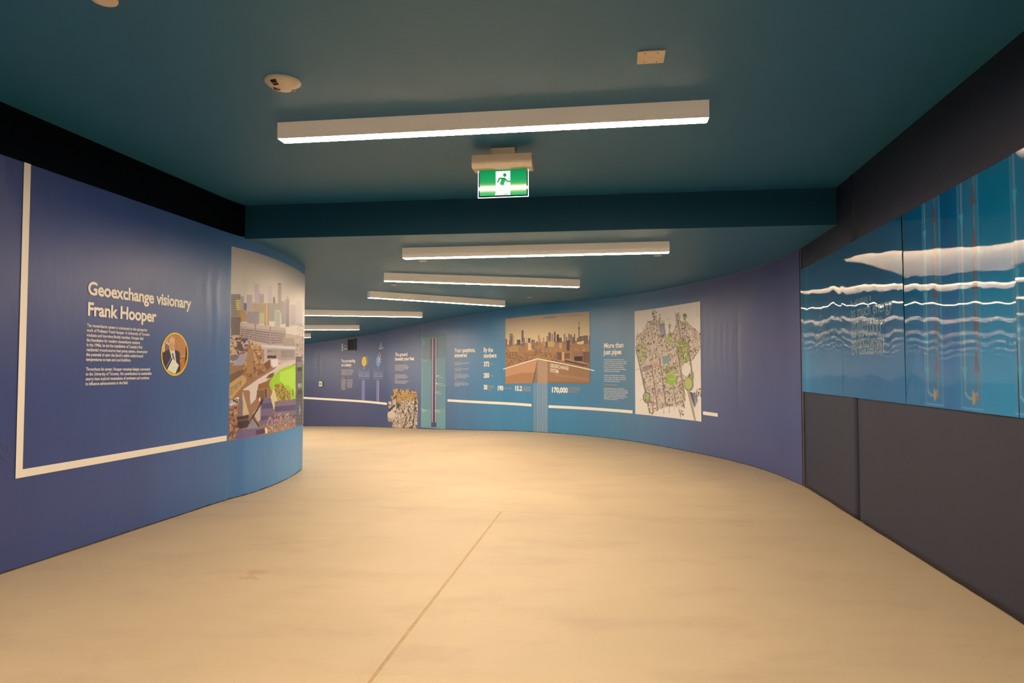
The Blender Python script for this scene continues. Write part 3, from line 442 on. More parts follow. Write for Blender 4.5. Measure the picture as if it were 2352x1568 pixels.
# ================================================================ LEFT WALL GRAPHICS
# artwork lists: op, colour, outline in thousandths of the print
ART={"campus":[["g",[[200,178,150],[240,212,170]],[[0,0],[1000,0],[1000,480],[0,480]]],["p",[160,112,75],[[0,560],[1000,560],[1000,1000],[0,1000]]],["p",[205,172,138],[[0,420],[1000,420],[1000,600],[0,600]]],["p",[150,125,108],[[2,249],[51,241],[54,456],[5,460]]],["p",[178,152,135],[[51,252],[66,250],[67,338],[52,340]]],["p",[120,105,108],[[66,286],[87,283],[87,335],[67,338]]],["p",[182,158,142],[[82,240],[115,234],[116,332],[83,336]]],["p",[196,168,156],[[125,172],[156,166],[159,281],[127,285]]],["p",[178,152,140],[[157,220],[171,218],[172,279],[159,281]]],["p",[170,150,140],[[172,221],[191,218],[192,276],[173,279]]],["p",[200,180,162],[[220,163],[254,156],[256,267],[222,272]]],["p",[130,110,108],[[264,222],[283,219],[284,263],[264,266]]],["p",[168,142,132],[[306,135],[341,129],[345,303],[310,308]]],["p",[115,85,85],[[306,135],[334,130],[334,139],[307,144]]],["p",[165,145,130],[[343,234],[386,227],[389,364],[346,369]]],["p",[150,125,118],[[389,214],[436,207],[441,376],[393,381]]],["p",[160,135,120],[[410,194],[420,192],[421,226],[411,228]]],["p",[194,158,115],[[115,276],[195,264],[197,384],[117,392]]],["p",[186,145,92],[[195,268],[233,262],[235,388],[197,392]]],["p",[222,180,120],[[208,264],[217,263],[220,389],[211,390]]],["p",[172,152,132],[[233,262],[333,247],[336,353],[235,364]]],["p",[196,192,150],[[281,295],[334,288],[337,390],[283,395]]],["p",[160,140,132],[[85,328],[161,318],[162,387],[86,395]]],["p",[200,180,120],[[161,326],[196,322],[197,384],[162,387]]],["p",[215,195,100],[[30,273],[52,270],[52,325],[31,327]]],["p",[185,140,85],[[33,327],[83,321],[84,384],[33,389]]],["p",[120,100,80],[[4,367],[53,361],[54,456],[5,460]]],["p",[190,168,148],[[446,239],[526,228],[530,359],[450,367]]],["p",[200,178,160],[[526,201],[649,181],[655,346],[530,359]]],["w",[120,100,90],[[3,259],[50,252],[52,442],[7,445]],8,16],["w",[150,125,110],[[87,335],[159,326],[160,381],[88,389]],7,5],["w",[140,120,100],[[288,303],[332,297],[334,382],[289,387]],4,9],["w",[150,128,115],[[310,145],[338,140],[341,287],[314,291]],3,14],["w",[150,125,95],[[120,283],[193,272],[194,322],[121,331]],7,5],["p",[182,152,130],[[52,389],[131,390],[243,391],[398,387],[396,447],[354,495],[243,497],[53,477]]],["p",[200,170,145],[[52,389],[135,391],[247,392],[398,387],[398,405],[244,412],[135,411],[52,409]]],["w",[95,72,62],[[56,421],[238,422],[239,494],[56,473]],20,5],["w",[95,72,62],[[252,422],[390,419],[369,482],[254,493]],10,5],["p",[160,128,108],[[131,390],[138,390],[140,480],[133,481]]],["p",[165,132,112],[[239,392],[249,392],[249,497],[240,498]]],["p",[178,148,118],[[360,454],[500,440],[534,482],[503,518],[361,499]]],["s",[[165,105,62],[120,80,60],[200,140,70],[90,65,52]],[[2,460],[54,456],[164,502],[166,585],[3,589]],260],["p",[215,195,180],[[179,501],[354,495],[534,494],[535,512],[312,514],[194,512]]],["p",[180,152,125],[[210,518],[535,508],[537,573],[387,581],[216,576]]],["w",[60,45,45],[[221,528],[299,526],[299,538],[221,540]],9,2],["p",[60,45,45],[[223,558],[300,555],[300,572],[223,573]]],["w",[95,75,65],[[347,524],[513,517],[515,561],[348,566]],8,5],["p",[205,170,130],[[165,518],[218,516],[219,600],[176,604]]],["p",[160,130,110],[[176,524],[200,523],[201,596],[184,599]]],["s",[[190,120,55],[150,95,55],[205,145,75],[110,75,55]],[[68,558],[134,498],[177,515],[179,633],[126,686],[65,652]],420],["p",[172,120,72],[[90,524],[126,523],[129,657],[92,657]]],["p",[150,112,88],[[102,483],[84,527],[126,525]]],["p",[215,165,105],[[102,483],[115,526],[126,525]]],["p",[105,85,75],[[38,489],[54,489],[72,530],[92,529],[92,543],[43,536]]],["p",[85,80,110],[[61,482],[83,466],[93,474],[69,502]]],["p",[128,108,108],[[2,563],[51,561],[44,587],[2,590]]],["p",[170,150,140],[[17,615],[59,556],[92,543],[92,558],[66,615]]],["p",[210,160,85],[[8,526],[27,525],[28,560],[9,560]]],["p",[220,188,155],[[68,741],[161,686],[286,633],[336,592],[310,571],[277,582],[211,633],[126,671],[240,623],[375,596],[527,576],[542,593],[303,654],[241,688],[156,744],[145,797],[112,824],[107,747],[75,746]]],["p",[130,75,45],[[198,604],[246,578],[254,618],[219,643]]],["p",[140,85,50],[[154,628],[212,653],[155,667]]],["p",[120,75,45],[[241,663],[287,651],[271,679],[213,688]]],["p",[150,95,50],[[162,716],[234,698],[242,738],[156,742]]],["p",[235,205,180],[[254,578],[310,576],[319,612],[270,628]]],["p",[166,194,38],[[295,659],[338,636],[428,617],[539,602],[700,598],[726,827],[521,819],[445,819],[307,818],[242,723],[256,689]]],["p",[190,214,60],[[338,654],[528,616],[534,789],[443,731],[339,727]]],["p",[225,190,150],[[302,623],[428,595],[536,588],[536,596],[428,607],[315,633]]],["s",[[150,110,40],[190,130,55],[120,85,40],[200,150,60]],[[290,815],[288,725],[339,701],[399,745],[467,775],[462,821]],420],["p",[200,152,88],[[0,711],[65,666],[86,680],[84,704],[15,789],[1,783]]],["w",[110,80,55],[[5,729],[61,694],[61,717],[5,775]],8,4],["p",[120,90,65],[[1,665],[49,642],[80,638],[57,666],[2,706]]],["s",[[225,215,205],[90,65,55],[200,190,190],[150,110,80]],[[1,797],[42,781],[47,805],[6,825]],90],["s",[[140,85,60],[185,120,75],[100,65,50],[205,150,100]],[[-3,833],[43,809],[45,956],[-1,992]],340],["p",[135,108,98],[[67,749],[43,880],[72,876]]],["p",[205,172,120],[[67,749],[70,877],[105,873]]],["p",[72,55,50],[[43,880],[102,879],[106,941],[56,946],[48,925]]],["p",[110,85,70],[[46,897],[103,894],[103,903],[47,908]]],["p",[120,96,108],[[185,801],[258,795],[287,873],[297,945],[172,940]]],["p",[92,72,88],[[192,825],[270,825],[283,857],[188,854]]],["p",[92,72,88],[[180,892],[292,898],[294,919],[177,914]]],["p",[222,188,125],[[254,793],[284,738],[315,816],[285,867]]],["p",[85,62,50],[[210,744],[222,745],[223,792],[211,792]]],["p",[130,90,50],[[150,749],[207,752],[208,801],[151,798]]],["p",[132,106,108],[[290,819],[565,826],[587,962],[305,941]]],["p",[96,74,88],[[291,848],[575,859],[579,894],[295,879]]],["p",[96,74,88],[[296,904],[582,922],[582,940],[299,921]]],["p",[205,168,135],[[130,870],[176,824],[180,912],[159,919]]],["p",[60,50,52],[[98,921],[173,823],[179,831],[108,927]]],["p",[150,130,125],[[93,949],[124,896],[166,949],[154,955]]],["p",[60,48,48],[[124,894],[130,892],[175,945],[166,950]]],["p",[205,80,50],[[154,798],[166,791],[166,818],[151,815]]],["p",[235,215,200],[[166,791],[175,789],[174,811],[166,811]]],["p",[50,40,42],[[171,823],[194,790],[198,810],[185,834]]],["p",[118,95,112],[[44,950],[218,960],[233,992],[32,999]]],["p",[84,58,80],[[148,966],[211,962],[216,990],[151,988]]],["p",[235,205,150],[[211,960],[231,962],[233,992],[217,992]]],["s",[[150,108,92],[185,140,112],[115,80,68],[205,160,130]],[[245,894],[424,891],[680,972],[681,1004],[310,993],[232,972],[225,937]],620],["p",[108,92,84],[[538,554],[675,549],[697,1008],[552,992]]],["p",[150,128,105],[[557,587],[661,585],[662,620],[558,621]]],["p",[70,58,55],[[574,621],[659,620],[660,646],[575,647]]],["w",[205,180,150],[[578,712],[662,714],[664,766],[580,763]],4,1],["p",[75,62,56],[[576,766],[672,769],[673,801],[577,797]]],["w",[70,60,60],[[558,796],[677,802],[686,1002],[564,988]],3,8],["p",[125,150,135],[[610,850],[659,900],[614,937]]],["s",[[180,140,120],[150,110,95],[110,90,85],[215,180,155]],[[549,339],[687,323],[702,589],[541,543]],240],["d",[120,90,60],[[499,779],[519,780],[518,816],[504,815]]]],"city":[["g",[[196,160,118],[232,190,124]],[[0,0],[1000,0],[1000,430],[0,430]]],["p",[170,118,72],[[0,400],[1000,400],[1000,1000],[0,1000]]],["e",[160,150,125],[[554,49]],150,22],["e",[180,155,115],[[817,44]],200,14],["p",[120,90,75],[[4,312],[25,314],[25,441],[4,439]]],["p",[128,98,80],[[59,238],[96,243],[96,434],[59,430]]],["p",[165,130,95],[[65,250],[84,252],[84,281],[65,279]]],["p",[135,100,75],[[50,338],[68,341],[68,446],[50,443]]],["p",[190,145,95],[[99,276],[115,277],[115,421],[99,420]]],["p",[85,70,62],[[151,339],[198,343],[198,429],[151,425]]],["p",[120,92,82],[[208,202],[235,205],[235,447],[208,444]]],["p",[130,98,75],[[229,318],[253,321],[253,448],[229,446]]],["p",[165,120,85],[[269,312],[277,312],[277,393],[269,392]]],["p",[105,82,72],[[291,327],[320,330],[320,418],[291,416]]],["p",[130,100,78],[[329,356],[375,359],[375,492],[329,489]]],["p",[120,90,75],[[345,329],[350,329],[350,364],[345,364]]],["p",[175,130,90],[[415,297],[433,297],[433,392],[415,390]]],["p",[140,105,80],[[387,388],[413,390],[412,487],[387,486]]],["p",[160,120,85],[[438,340],[447,341],[447,392],[438,392]]],["p",[165,125,90],[[472,336],[489,337],[488,409],[472,408]]],["p",[150,112,85],[[514,314],[532,316],[532,405],[514,404]]],["p",[125,95,80],[[536,264],[565,267],[565,400],[535,398]]],["p",[120,92,80],[[573,287],[585,288],[585,408],[573,408]]],["p",[118,90,78],[[596,262],[619,263],[619,417],[595,415]]],["p",[118,90,78],[[610,249],[614,249],[614,266],[610,266]]],["p",[85,68,62],[[629,297],[654,299],[654,418],[628,417]]],["p",[105,82,75],[[654,347],[686,348],[686,446],[654,445]]],["p",[150,115,95],[[707,295],[725,296],[725,414],[707,413]]],["p",[130,100,85],[[730,340],[746,341],[746,422],[730,421]]],["p",[128,98,82],[[757,295],[773,296],[773,416],[756,415]]],["p",[130,102,90],[[777,312],[798,313],[797,424],[777,423]]],["p",[118,92,80],[[801,344],[834,346],[834,438],[800,438]]],["p",[130,100,85],[[819,305],[834,306],[834,359],[818,358]]],["p",[125,95,80],[[853,357],[882,358],[882,428],[853,426]]],["p",[120,92,82],[[882,338],[903,339],[903,435],[882,434]]],["p",[128,98,85],[[903,336],[930,337],[930,430],[903,428]]],["p",[125,96,82],[[930,331],[980,334],[979,458],[930,456]]],["p",[120,90,75],[[991,341],[998,342],[997,459],[990,458]]],["p",[110,85,75],[[873,129],[880,129],[879,414],[872,414]]],["p",[100,75,65],[[868,215],[885,216],[885,238],[868,236]]],["p",[125,95,82],[[870,236],[883,237],[882,401],[870,401]]],["p",[120,90,78],[[875,89],[877,89],[877,132],[875,132]]],["s",[[165,120,85],[195,145,90],[120,88,68],[215,165,100],[140,105,80]],[[2,395],[211,373],[500,382],[712,407],[996,420],[995,563],[2,511]],520],["p",[205,150,90],[[65,431],[163,440],[163,518],[65,510]]],["w",[127,93,55],[[68,437],[160,446],[160,512],[68,504]],10,5],["p",[225,175,105],[[291,398],[329,401],[329,510],[291,507]]],["p",[165,115,80],[[381,492],[455,497],[455,552],[381,548]]],["w",[102,71,49],[[384,498],[452,502],[452,547],[384,542]],8,3],["p",[110,88,72],[[502,396],[532,398],[532,487],[502,486]]],["p",[215,165,95],[[527,398],[597,402],[596,477],[527,473]]],["w",[133,102,58],[[530,403],[594,407],[594,471],[529,468]],8,5],["p",[190,140,85],[[480,402],[502,403],[502,465],[480,464]]],["p",[205,150,90],[[657,418],[688,419],[688,500],[657,499]]],["p",[88,72,62],[[741,388],[774,389],[774,537],[740,536]]],["p",[125,95,75],[[628,552],[685,554],[685,669],[628,668]]],["w",[77,58,46],[[631,558],[683,560],[683,663],[631,662]],6,7],["p",[215,155,95],[[685,554],[712,555],[712,676],[685,676]]],["p",[140,95,65],[[712,568],[774,570],[773,650],[712,649]]],["w",[86,58,40],[[714,574],[771,575],[771,645],[714,644]],7,5],["p",[170,120,85],[[805,544],[921,547],[921,627],[805,624]]],["w",[105,74,52],[[808,549],[919,552],[919,621],[808,619]],13,5],["p",[130,92,70],[[921,554],[995,557],[995,706],[921,705]]],["w",[80,57,43],[[924,559],[992,562],[992,701],[924,700]],8,10],["p",[75,52,42],[[820,618],[916,620],[916,686],[820,684]]],["w",[46,32,26],[[823,623],[913,625],[913,680],[823,679]],11,4],["s",[[110,78,52],[150,102,62],[85,62,45],[185,128,72],[70,52,40]],[[2,511],[328,524],[499,547],[628,580],[628,688],[407,640],[270,675],[2,736]],700],["s",[[110,78,52],[150,102,62],[85,62,45],[170,118,72]],[[628,675],[712,676],[995,706],[994,784],[711,723],[521,672]],260],["e",[235,190,120],[[890,434]],70,28],["e",[240,200,130],[[917,419]],26,20],["p",[96,72,56],[[717,676],[732,663],[959,732],[962,762],[921,752],[722,693]]],["p",[190,145,105],[[737,657],[953,716],[956,732],[732,667]]],["p",[150,125,50],[[352,631],[421,609],[499,620],[535,645],[516,655],[409,637]]],["p",[196,136,88],[[-4,765],[407,642],[415,642],[412,1001],[-4,982]]],["p",[160,112,72],[[407,642],[1000,805],[999,1012],[409,1001]]],["p",[176,118,72],[[-4,888],[211,842],[386,841],[351,997],[-4,982]]],["p",[170,122,78],[[553,851],[999,928],[999,959],[659,905]]],["p",[158,98,55],[[526,974],[999,979],[999,1012],[526,1005]]],["p",[118,86,58],[[407,642],[344,997],[414,1001]]]],"map":[["p",[240,210,172],[[0,0],[1000,0],[1000,1000],[0,1000]]],["p",[208,176,138],[[12,236],[132,202],[198,111],[303,110],[460,121],[485,252],[602,227],[654,142],[804,153],[828,176],[994,263],[992,402],[883,484],[773,511],[722,583],[759,641],[720,728],[769,785],[755,893],[604,879],[331,946],[240,920],[139,744],[77,545],[10,374]]],["p",[180,168,95],[[658,304],[752,294],[825,340],[835,483],[736,532],[662,437]]],["s",[[160,118,92],[178,128,98],[108,86,72],[235,202,160],[140,134,62],[82,66,58],[192,122,92],[240,208,168]],[[12,236],[132,202],[198,111],[303,110],[460,121],[485,252],[602,227],[654,142],[804,153],[828,176],[994,263],[992,402],[883,484],[773,511],[722,583],[759,641],[720,728],[769,785],[755,893],[604,879],[331,946],[240,920],[139,744],[77,545],[10,374]],2600],["s",[[160,118,92],[178,128,98],[108,86,72],[235,202,160],[140,134,62],[82,66,58],[192,122,92],[240,208,168]],[[265,13],[324,10],[342,121],[289,125]],60],["s",[[160,118,92],[178,128,98],[108,86,72],[235,202,160],[140,134,62],[82,66,58],[192,122,92],[240,208,168]],[[383,46],[408,118],[369,122]],25],["s",[[160,118,92],[178,128,98],[108,86,72],[235,202,160],[140,134,62],[82,66,58],[192,122,92],[240,208,168]],[[616,65],[687,64],[704,160],[641,141]],70],["s",[[165,160,70],[120,115,60],[185,178,85],[95,85,60],[200,185,110]],[[743,79],[787,79],[797,159],[767,150]],60],["s",[[165,160,70],[120,115,60],[185,178,85],[95,85,60],[200,185,110]],[[658,304],[752,294],[825,340],[835,483],[736,532],[662,437]],520],["s",[[165,160,70],[120,115,60],[185,178,85],[95,85,60],[200,185,110]],[[17,310],[157,299],[180,505],[90,537]],170],["s",[[165,160,70],[120,115,60],[185,178,85],[95,85,60],[200,185,110]],[[402,546],[711,504],[710,569],[492,614],[426,660]],200],["s",[[165,160,70],[120,115,60],[185,178,85],[95,85,60],[200,185,110]],[[525,133],[552,127],[561,330],[522,328]],60],["s",[[165,160,70],[120,115,60],[185,178,85],[95,85,60],[200,185,110]],[[759,626],[846,583],[953,583],[952,638],[880,661],[820,647]],120],["s",[[165,160,70],[120,115,60],[185,178,85],[95,85,60],[200,185,110]],[[810,512],[859,498],[893,639],[868,647]],50],["p",[142,118,95],[[10,374],[29,375],[239,975],[213,985]]],["p",[142,118,95],[[245,522],[261,519],[357,945],[339,948]]],["p",[142,118,95],[[370,461],[390,458],[488,900],[470,904]]],["p",[142,118,95],[[575,702],[589,701],[642,884],[627,886]]],["p",[142,118,95],[[637,362],[658,360],[769,785],[749,788]]],["p",[150,126,100],[[641,97],[657,98],[727,307],[709,309]]],["p",[142,118,95],[[813,340],[830,337],[893,653],[876,656]]],["p",[215,185,140],[[91,533],[650,378],[652,387],[93,543]]],["p",[215,185,140],[[824,397],[999,347],[999,355],[827,406]]],["p",[205,172,130],[[165,688],[596,583],[710,554],[712,563],[596,594],[168,697]]],["p",[138,125,118],[[375,157],[454,143],[484,256],[412,275]]],["p",[155,145,140],[[394,178],[440,167],[465,243],[419,258]]],["p",[85,80,90],[[406,261],[459,252],[461,261],[411,272]]],["p",[178,178,70],[[465,285],[547,268],[556,311],[477,327]]],["p",[128,148,132],[[423,458],[524,434],[540,502],[441,527]]],["e",[150,180,40],[[562,658]],46,70],["p",[200,205,120],[[518,654],[610,656],[610,660],[518,659]]],["e",[240,210,172],[[791,562]],50,66],["p",[240,210,172],[[877,491],[997,430],[992,714],[915,723],[894,583]]],["e",[140,120,90],[[822,693]],56,82],["e",[185,180,90],[[817,690]],44,66],["e",[120,100,75],[[176,833]],46,72],["e",[175,160,105],[[176,833]],36,58],["s",[[165,160,70],[120,115,60],[185,178,85],[95,85,60],[200,185,110]],[[145,807],[209,804],[208,859],[144,862]],40],["p",[180,150,110],[[794,748],[843,746],[923,999],[894,997]]],["p",[120,112,118],[[855,767],[939,757],[946,834],[906,891]]],["p",[80,70,70],[[836,760],[867,760],[912,884],[896,878]]],["s",[[160,118,92],[178,128,98],[108,86,72],[235,202,160],[140,134,62],[82,66,58],[192,122,92],[240,208,168]],[[927,730],[992,721],[991,776],[938,785]],50],["s",[[160,118,92],[178,128,98],[108,86,72],[235,202,160],[140,134,62],[82,66,58],[192,122,92],[240,208,168]],[[189,892],[280,864],[285,973],[213,988]],60],["s",[[160,118,92],[178,128,98],[108,86,72],[235,202,160],[140,134,62],[82,66,58],[192,122,92],[240,208,168]],[[642,877],[718,866],[741,958],[691,962]],50],["p",[185,130,95],[[116,545],[232,522],[242,569],[134,588]]],["p",[150,128,125],[[118,546],[226,525],[235,555],[130,575]]],["p",[205,145,105],[[258,522],[350,500],[360,538],[271,555]]],["p",[140,115,95],[[38,189],[43,189],[47,230],[41,230]]],["p",[140,115,95],[[126,170],[133,170],[136,219],[130,218]]],["p",[140,115,95],[[198,95],[205,95],[208,143],[202,142]]],["p",[140,115,95],[[615,176],[621,177],[624,222],[618,221]]],["p",[140,115,95],[[520,913],[527,912],[529,957],[523,958]]],["p",[140,115,95],[[435,933],[442,932],[446,970],[439,971]]],["p",[140,115,95],[[597,886],[604,886],[607,923],[600,923]]],["p",[140,115,95],[[691,947],[697,947],[700,990],[694,990]]],["p",[150,125,100],[[14,571],[77,557],[77,561],[14,575]]],["p",[150,125,100],[[82,711],[133,696],[133,700],[82,716]]],["p",[150,125,100],[[74,864],[125,847],[124,851],[74,868]]],["p",[150,125,100],[[487,118],[565,110],[565,113],[487,121]]],["p",[222,190,152],[[974,59],[977,59],[976,86],[973,85]]],["p",[222,190,152],[[473,38],[476,38],[475,134],[472,134]]],["p",[222,190,152],[[816,13],[820,13],[818,91],[815,91]]],["p",[222,190,152],[[780,29],[783,30],[783,66],[780,66]]],["p",[222,190,152],[[679,14],[682,14],[680,105],[677,105]]],["p",[222,190,152],[[995,59],[998,60],[996,130],[993,130]]],["p",[222,190,152],[[687,6],[690,6],[690,32],[687,31]]],["p",[222,190,152],[[440,12],[443,12],[442,66],[438,66]]],["p",[222,190,152],[[649,46],[652,47],[650,119],[647,119]]],["p",[222,190,152],[[754,6],[757,6],[757,31],[753,30]]],["p",[222,190,152],[[617,-5],[621,-4],[619,66],[616,66]]],["p",[222,190,152],[[998,43],[1001,43],[999,80],[996,80]]],["p",[222,190,152],[[940,49],[943,49],[942,137],[939,137]]],["p",[222,190,152],[[947,47],[950,47],[949,140],[946,140]]],["p",[222,190,152],[[633,52],[636,52],[634,167],[631,166]]],["p",[222,190,152],[[519,33],[522,34],[521,127],[518,126]]],["p",[222,190,152],[[696,24],[700,24],[699,93],[696,92]]],["p",[222,190,152],[[958,30],[961,31],[959,127],[956,127]]],["p",[222,190,152],[[633,45],[637,45],[635,154],[631,154]]],["p",[222,190,152],[[696,26],[699,26],[697,136],[694,135]]],["p",[222,190,152],[[846,26],[849,26],[849,68],[846,68]]],["p",[222,190,152],[[616,33],[619,33],[619,71],[616,71]]],["p",[222,190,152],[[949,15],[952,15],[950,119],[947,119]]],["p",[222,190,152],[[607,49],[610,50],[609,140],[606,140]]],["p",[222,190,152],[[721,24],[724,24],[723,107],[720,107]]],["p",[222,190,152],[[770,12],[772,12],[772,53],[769,53]]],["p",[222,190,152],[[946,838],[949,838],[948,916],[945,916]]],["p",[222,190,152],[[914,801],[917,800],[915,888],[912,888]]],["p",[222,190,152],[[982,580],[985,580],[983,668],[980,668]]],["p",[222,190,152],[[914,742],[917,742],[915,787],[912,788]]],["p",[222,190,152],[[925,819],[928,819],[927,850],[924,850]]],["p",[222,190,152],[[948,811],[951,810],[950,854],[947,854]]],["p",[222,190,152],[[924,821],[927,821],[926,881],[923,881]]],["p",[222,190,152],[[968,524],[971,524],[970,578],[967,578]]],["p",[222,190,152],[[922,748],[925,748],[924,777],[921,777]]],["p",[222,190,152],[[986,522],[989,522],[987,608],[985,608]]],["p",[222,190,152],[[913,603],[916,603],[914,698],[911,698]]],["p",[222,190,152],[[924,577],[927,577],[926,661],[923,661]]],["p",[222,190,152],[[942,528],[945,528],[943,639],[940,639]]],["p",[222,190,152],[[924,525],[927,525],[927,578],[924,578]]]],"portrait":[["p",[196,128,70],[[0,0],[1000,0],[1000,1000],[0,1000]]],["s",[[205,150,105],[190,120,80],[170,110,90],[215,165,90],[200,135,110]],[[484,47],[891,155],[904,534],[497,419]],120],["p",[150,100,70],[[115,248],[286,301],[276,425],[87,444]]],["p",[225,195,165],[[47,280],[118,261],[112,444],[53,460]]],["p",[235,200,160],[[127,239],[339,71],[301,102],[199,214],[295,270],[298,307]]],["s",[[190,150,110],[160,120,90],[120,90,70]],[[161,214],[267,118],[295,239],[199,258]],40],["p",[205,115,40],[[702,584],[957,581],[938,786],[708,857]]],["p",[90,45,20],[[686,575],[944,568],[944,584],[689,590]]],["p",[225,180,110],[[699,550],[916,547],[919,562],[699,565]]],["p",[80,40,25],[[904,280],[991,388],[997,550],[873,764],[904,550]]],["e",[245,225,190],[[714,661]],14,20],["p",[62,50,58],[[28,484],[264,385],[326,438],[404,606],[332,714],[205,866],[96,789],[34,602]]],["p",[62,50,58],[[469,394],[621,416],[686,475],[717,898],[587,944],[553,696]]],["p",[240,214,186],[[276,370],[481,394],[547,686],[503,665],[379,606]]],["p",[128,100,60],[[376,475],[435,475],[509,658],[472,658],[407,581]]],["e",[222,160,105],[[385,199]],92,145],["e",[218,155,102],[[385,329]],82,140],["e",[205,150,110],[[280,301]],14,40],["e",[232,175,120],[[379,177]],50,60],["p",[160,112,78],[[301,283],[354,280],[354,286],[301,289]]],["p",[160,112,78],[[401,280],[466,276],[466,283],[401,283]]],["e",[125,90,70],[[329,301]],16,9],["e",[125,90,70],[[432,298]],16,9],["p",[205,145,95],[[370,298],[398,298],[407,351],[360,354]]],["e",[178,110,80],[[385,385]],40,7],["p",[240,222,175],[[416,599],[658,761],[519,969],[217,873]]],["p",[55,45,55],[[326,668],[391,596],[416,606],[217,873],[168,835]]],["p",[190,180,190],[[360,584],[373,587],[186,823],[171,820]]],["p",[60,50,55],[[655,773],[696,789],[587,944],[525,966]]],["e",[150,135,110],[[472,711]],10,16],["p",[205,190,150],[[370,705],[568,801],[565,804],[366,708]]],["p",[205,190,150],[[345,733],[543,829],[540,832],[339,736]]],["p",[205,190,150],[[317,761],[516,857],[512,860],[314,764]]],["p",[205,190,150],[[292,789],[491,882],[488,888],[289,792]]],["p",[205,190,150],[[267,817],[463,910],[460,916],[264,820]]],["p",[205,190,150],[[242,842],[438,938],[435,944],[236,848]]]],"rock":[[201,44],[256,66],[346,37],[373,78],[461,55],[497,83],[585,86],[705,53],[740,124],[799,139],[840,58],[861,136],[915,131],[953,171],[940,233],[965,334],[987,341],[971,485],[978,522],[964,836],[985,861],[945,924],[941,987],[797,988],[327,973],[173,957],[227,849],[67,825],[23,719],[35,631],[83,523],[48,463],[63,348],[111,340],[177,384],[185,304],[135,256],[138,222],[239,205],[229,119]]}
g_bold = mat('white_lettering', (.82, .81, .79), .42)
# white pipe line: vertical then horizontal
S0 = 10.025
def l_line():
    t = empty('white_wall_line', tuple(LW.at(10.05, .50)));
    tag(t, 'long white line on the left wall running down and then along to the campus photograph', 'wall graphic')
    o = sheet('vertical_line', LW, 10.026, 10.072, .545, 2.258, .0022, vinyl_white); reparent(o, t)
    o = sheet('horizontal_line', LW, 10.026, 12.113, .500, .545, .0022, vinyl_white); reparent(o, t)
def reparent(o, t):
    v = Vector(t.location); o.parent = t; o.location = (-v.x, -v.y, -v.z)
def group_at(name, loc, label, cat, group=None):
    t = empty(name, tuple(float(v) for v in loc)); return tag(t, label, cat, group)
l_line()
t = group_at('wall_text', LW.at(10.52, 1.4), 'white heading and paragraphs about a geoexchange visionary on the left wall', 'wall text')
reparent(lettering('heading', LW, ['Geoexchange visionary', 'Frank Hooper'], 10.522, 1.570, .079, .131, 1.072, g_bold, None, bold=.028), t)
reparent(lettering('paragraph', LW, ['The geoexchange system is connected to the pioneering', 'work of Professor Frank Hooper. A University of Toronto', 'graduate and long-time faculty member, Hooper laid', 'the foundation for modern geoexchange systems.', 'In the 1940s, he led the installation of Canada\'s first', 'residential ground-source heat pump system, showcasing', 'the potential of using the Earth\'s stable underground', 'temperatures to heat and cool buildings.', '', 'Throughout his career, Hooper remained deeply connected', 'to the University of Toronto. His contributions to sustainable', 'energy have inspired generations of engineers and continue', 'to influence advancements in the field.'], 10.522, 1.366, .0195, .0304, .620, g_bold, None, bold=.018), t)
# round portrait print
t = group_at('portrait_print', LW.at(11.404, 1.213), 'round portrait print of a balding person in dark suit holding a page, yellow ring', 'portrait')
cv = Canvas(150, 150); cv.ek = (3.25, 2.29) ; 
def disc_picture(name, wall, sc_, zc, r, off, cv, m, parent):
    n = 150; S = np.linspace(sc_ - r, sc_ + r, n)[None, :]; Z = np.linspace(zc + r, zc - r, n)[:, None]
    SS = np.broadcast_to(S, (n, n)); ZZ = np.broadcast_to(Z, (n, n)); X = wall.at(SS, ZZ, off)
    mk = ((SS - sc_) ** 2 + (ZZ - zc) ** 2) < r * r
    return grid(name, X, m, parent, ink=cv.a, mask=mk, flip=True)
cv.ek = (1000 / 63.0 / 13.07, 1000 / 100.0 / 13.07); cv.paint(ART['portrait']).grain(.03)
reparent(disc_picture('photograph', LW, 11.404, 1.213, .156, .002, cv, ink_paper, None), t)
def ring(name, wall, sc_, zc, r0, r1, off, m, n=72):
    a = np.linspace(0, 2 * math.pi, n + 1); X = np.stack([wall.at(sc_ + r * np.cos(a), zc + r * np.sin(a), off) for r in (r0, r1)], 1)
    return grid(name, X, m, None, flip=(wall.side > 0))
reparent(ring('yellow_ring', LW, 11.404, 1.213, .150, .1615, .0026, yellow_ink), t)
# campus photograph wrapped round the bend
cv = Canvas(330, 460); cv.bh, cv.bw = 7, 5; cv.ek = (1, 1); cv.paint(ART['campus']).grain(.05)
o = picture('campus_photograph', LW, 12.14, 14.75, .497, 2.152, .0022, cv, ink_paper)
tag(o, 'tall aerial campus photograph wrapped round the bend of the left wall', 'photograph print')

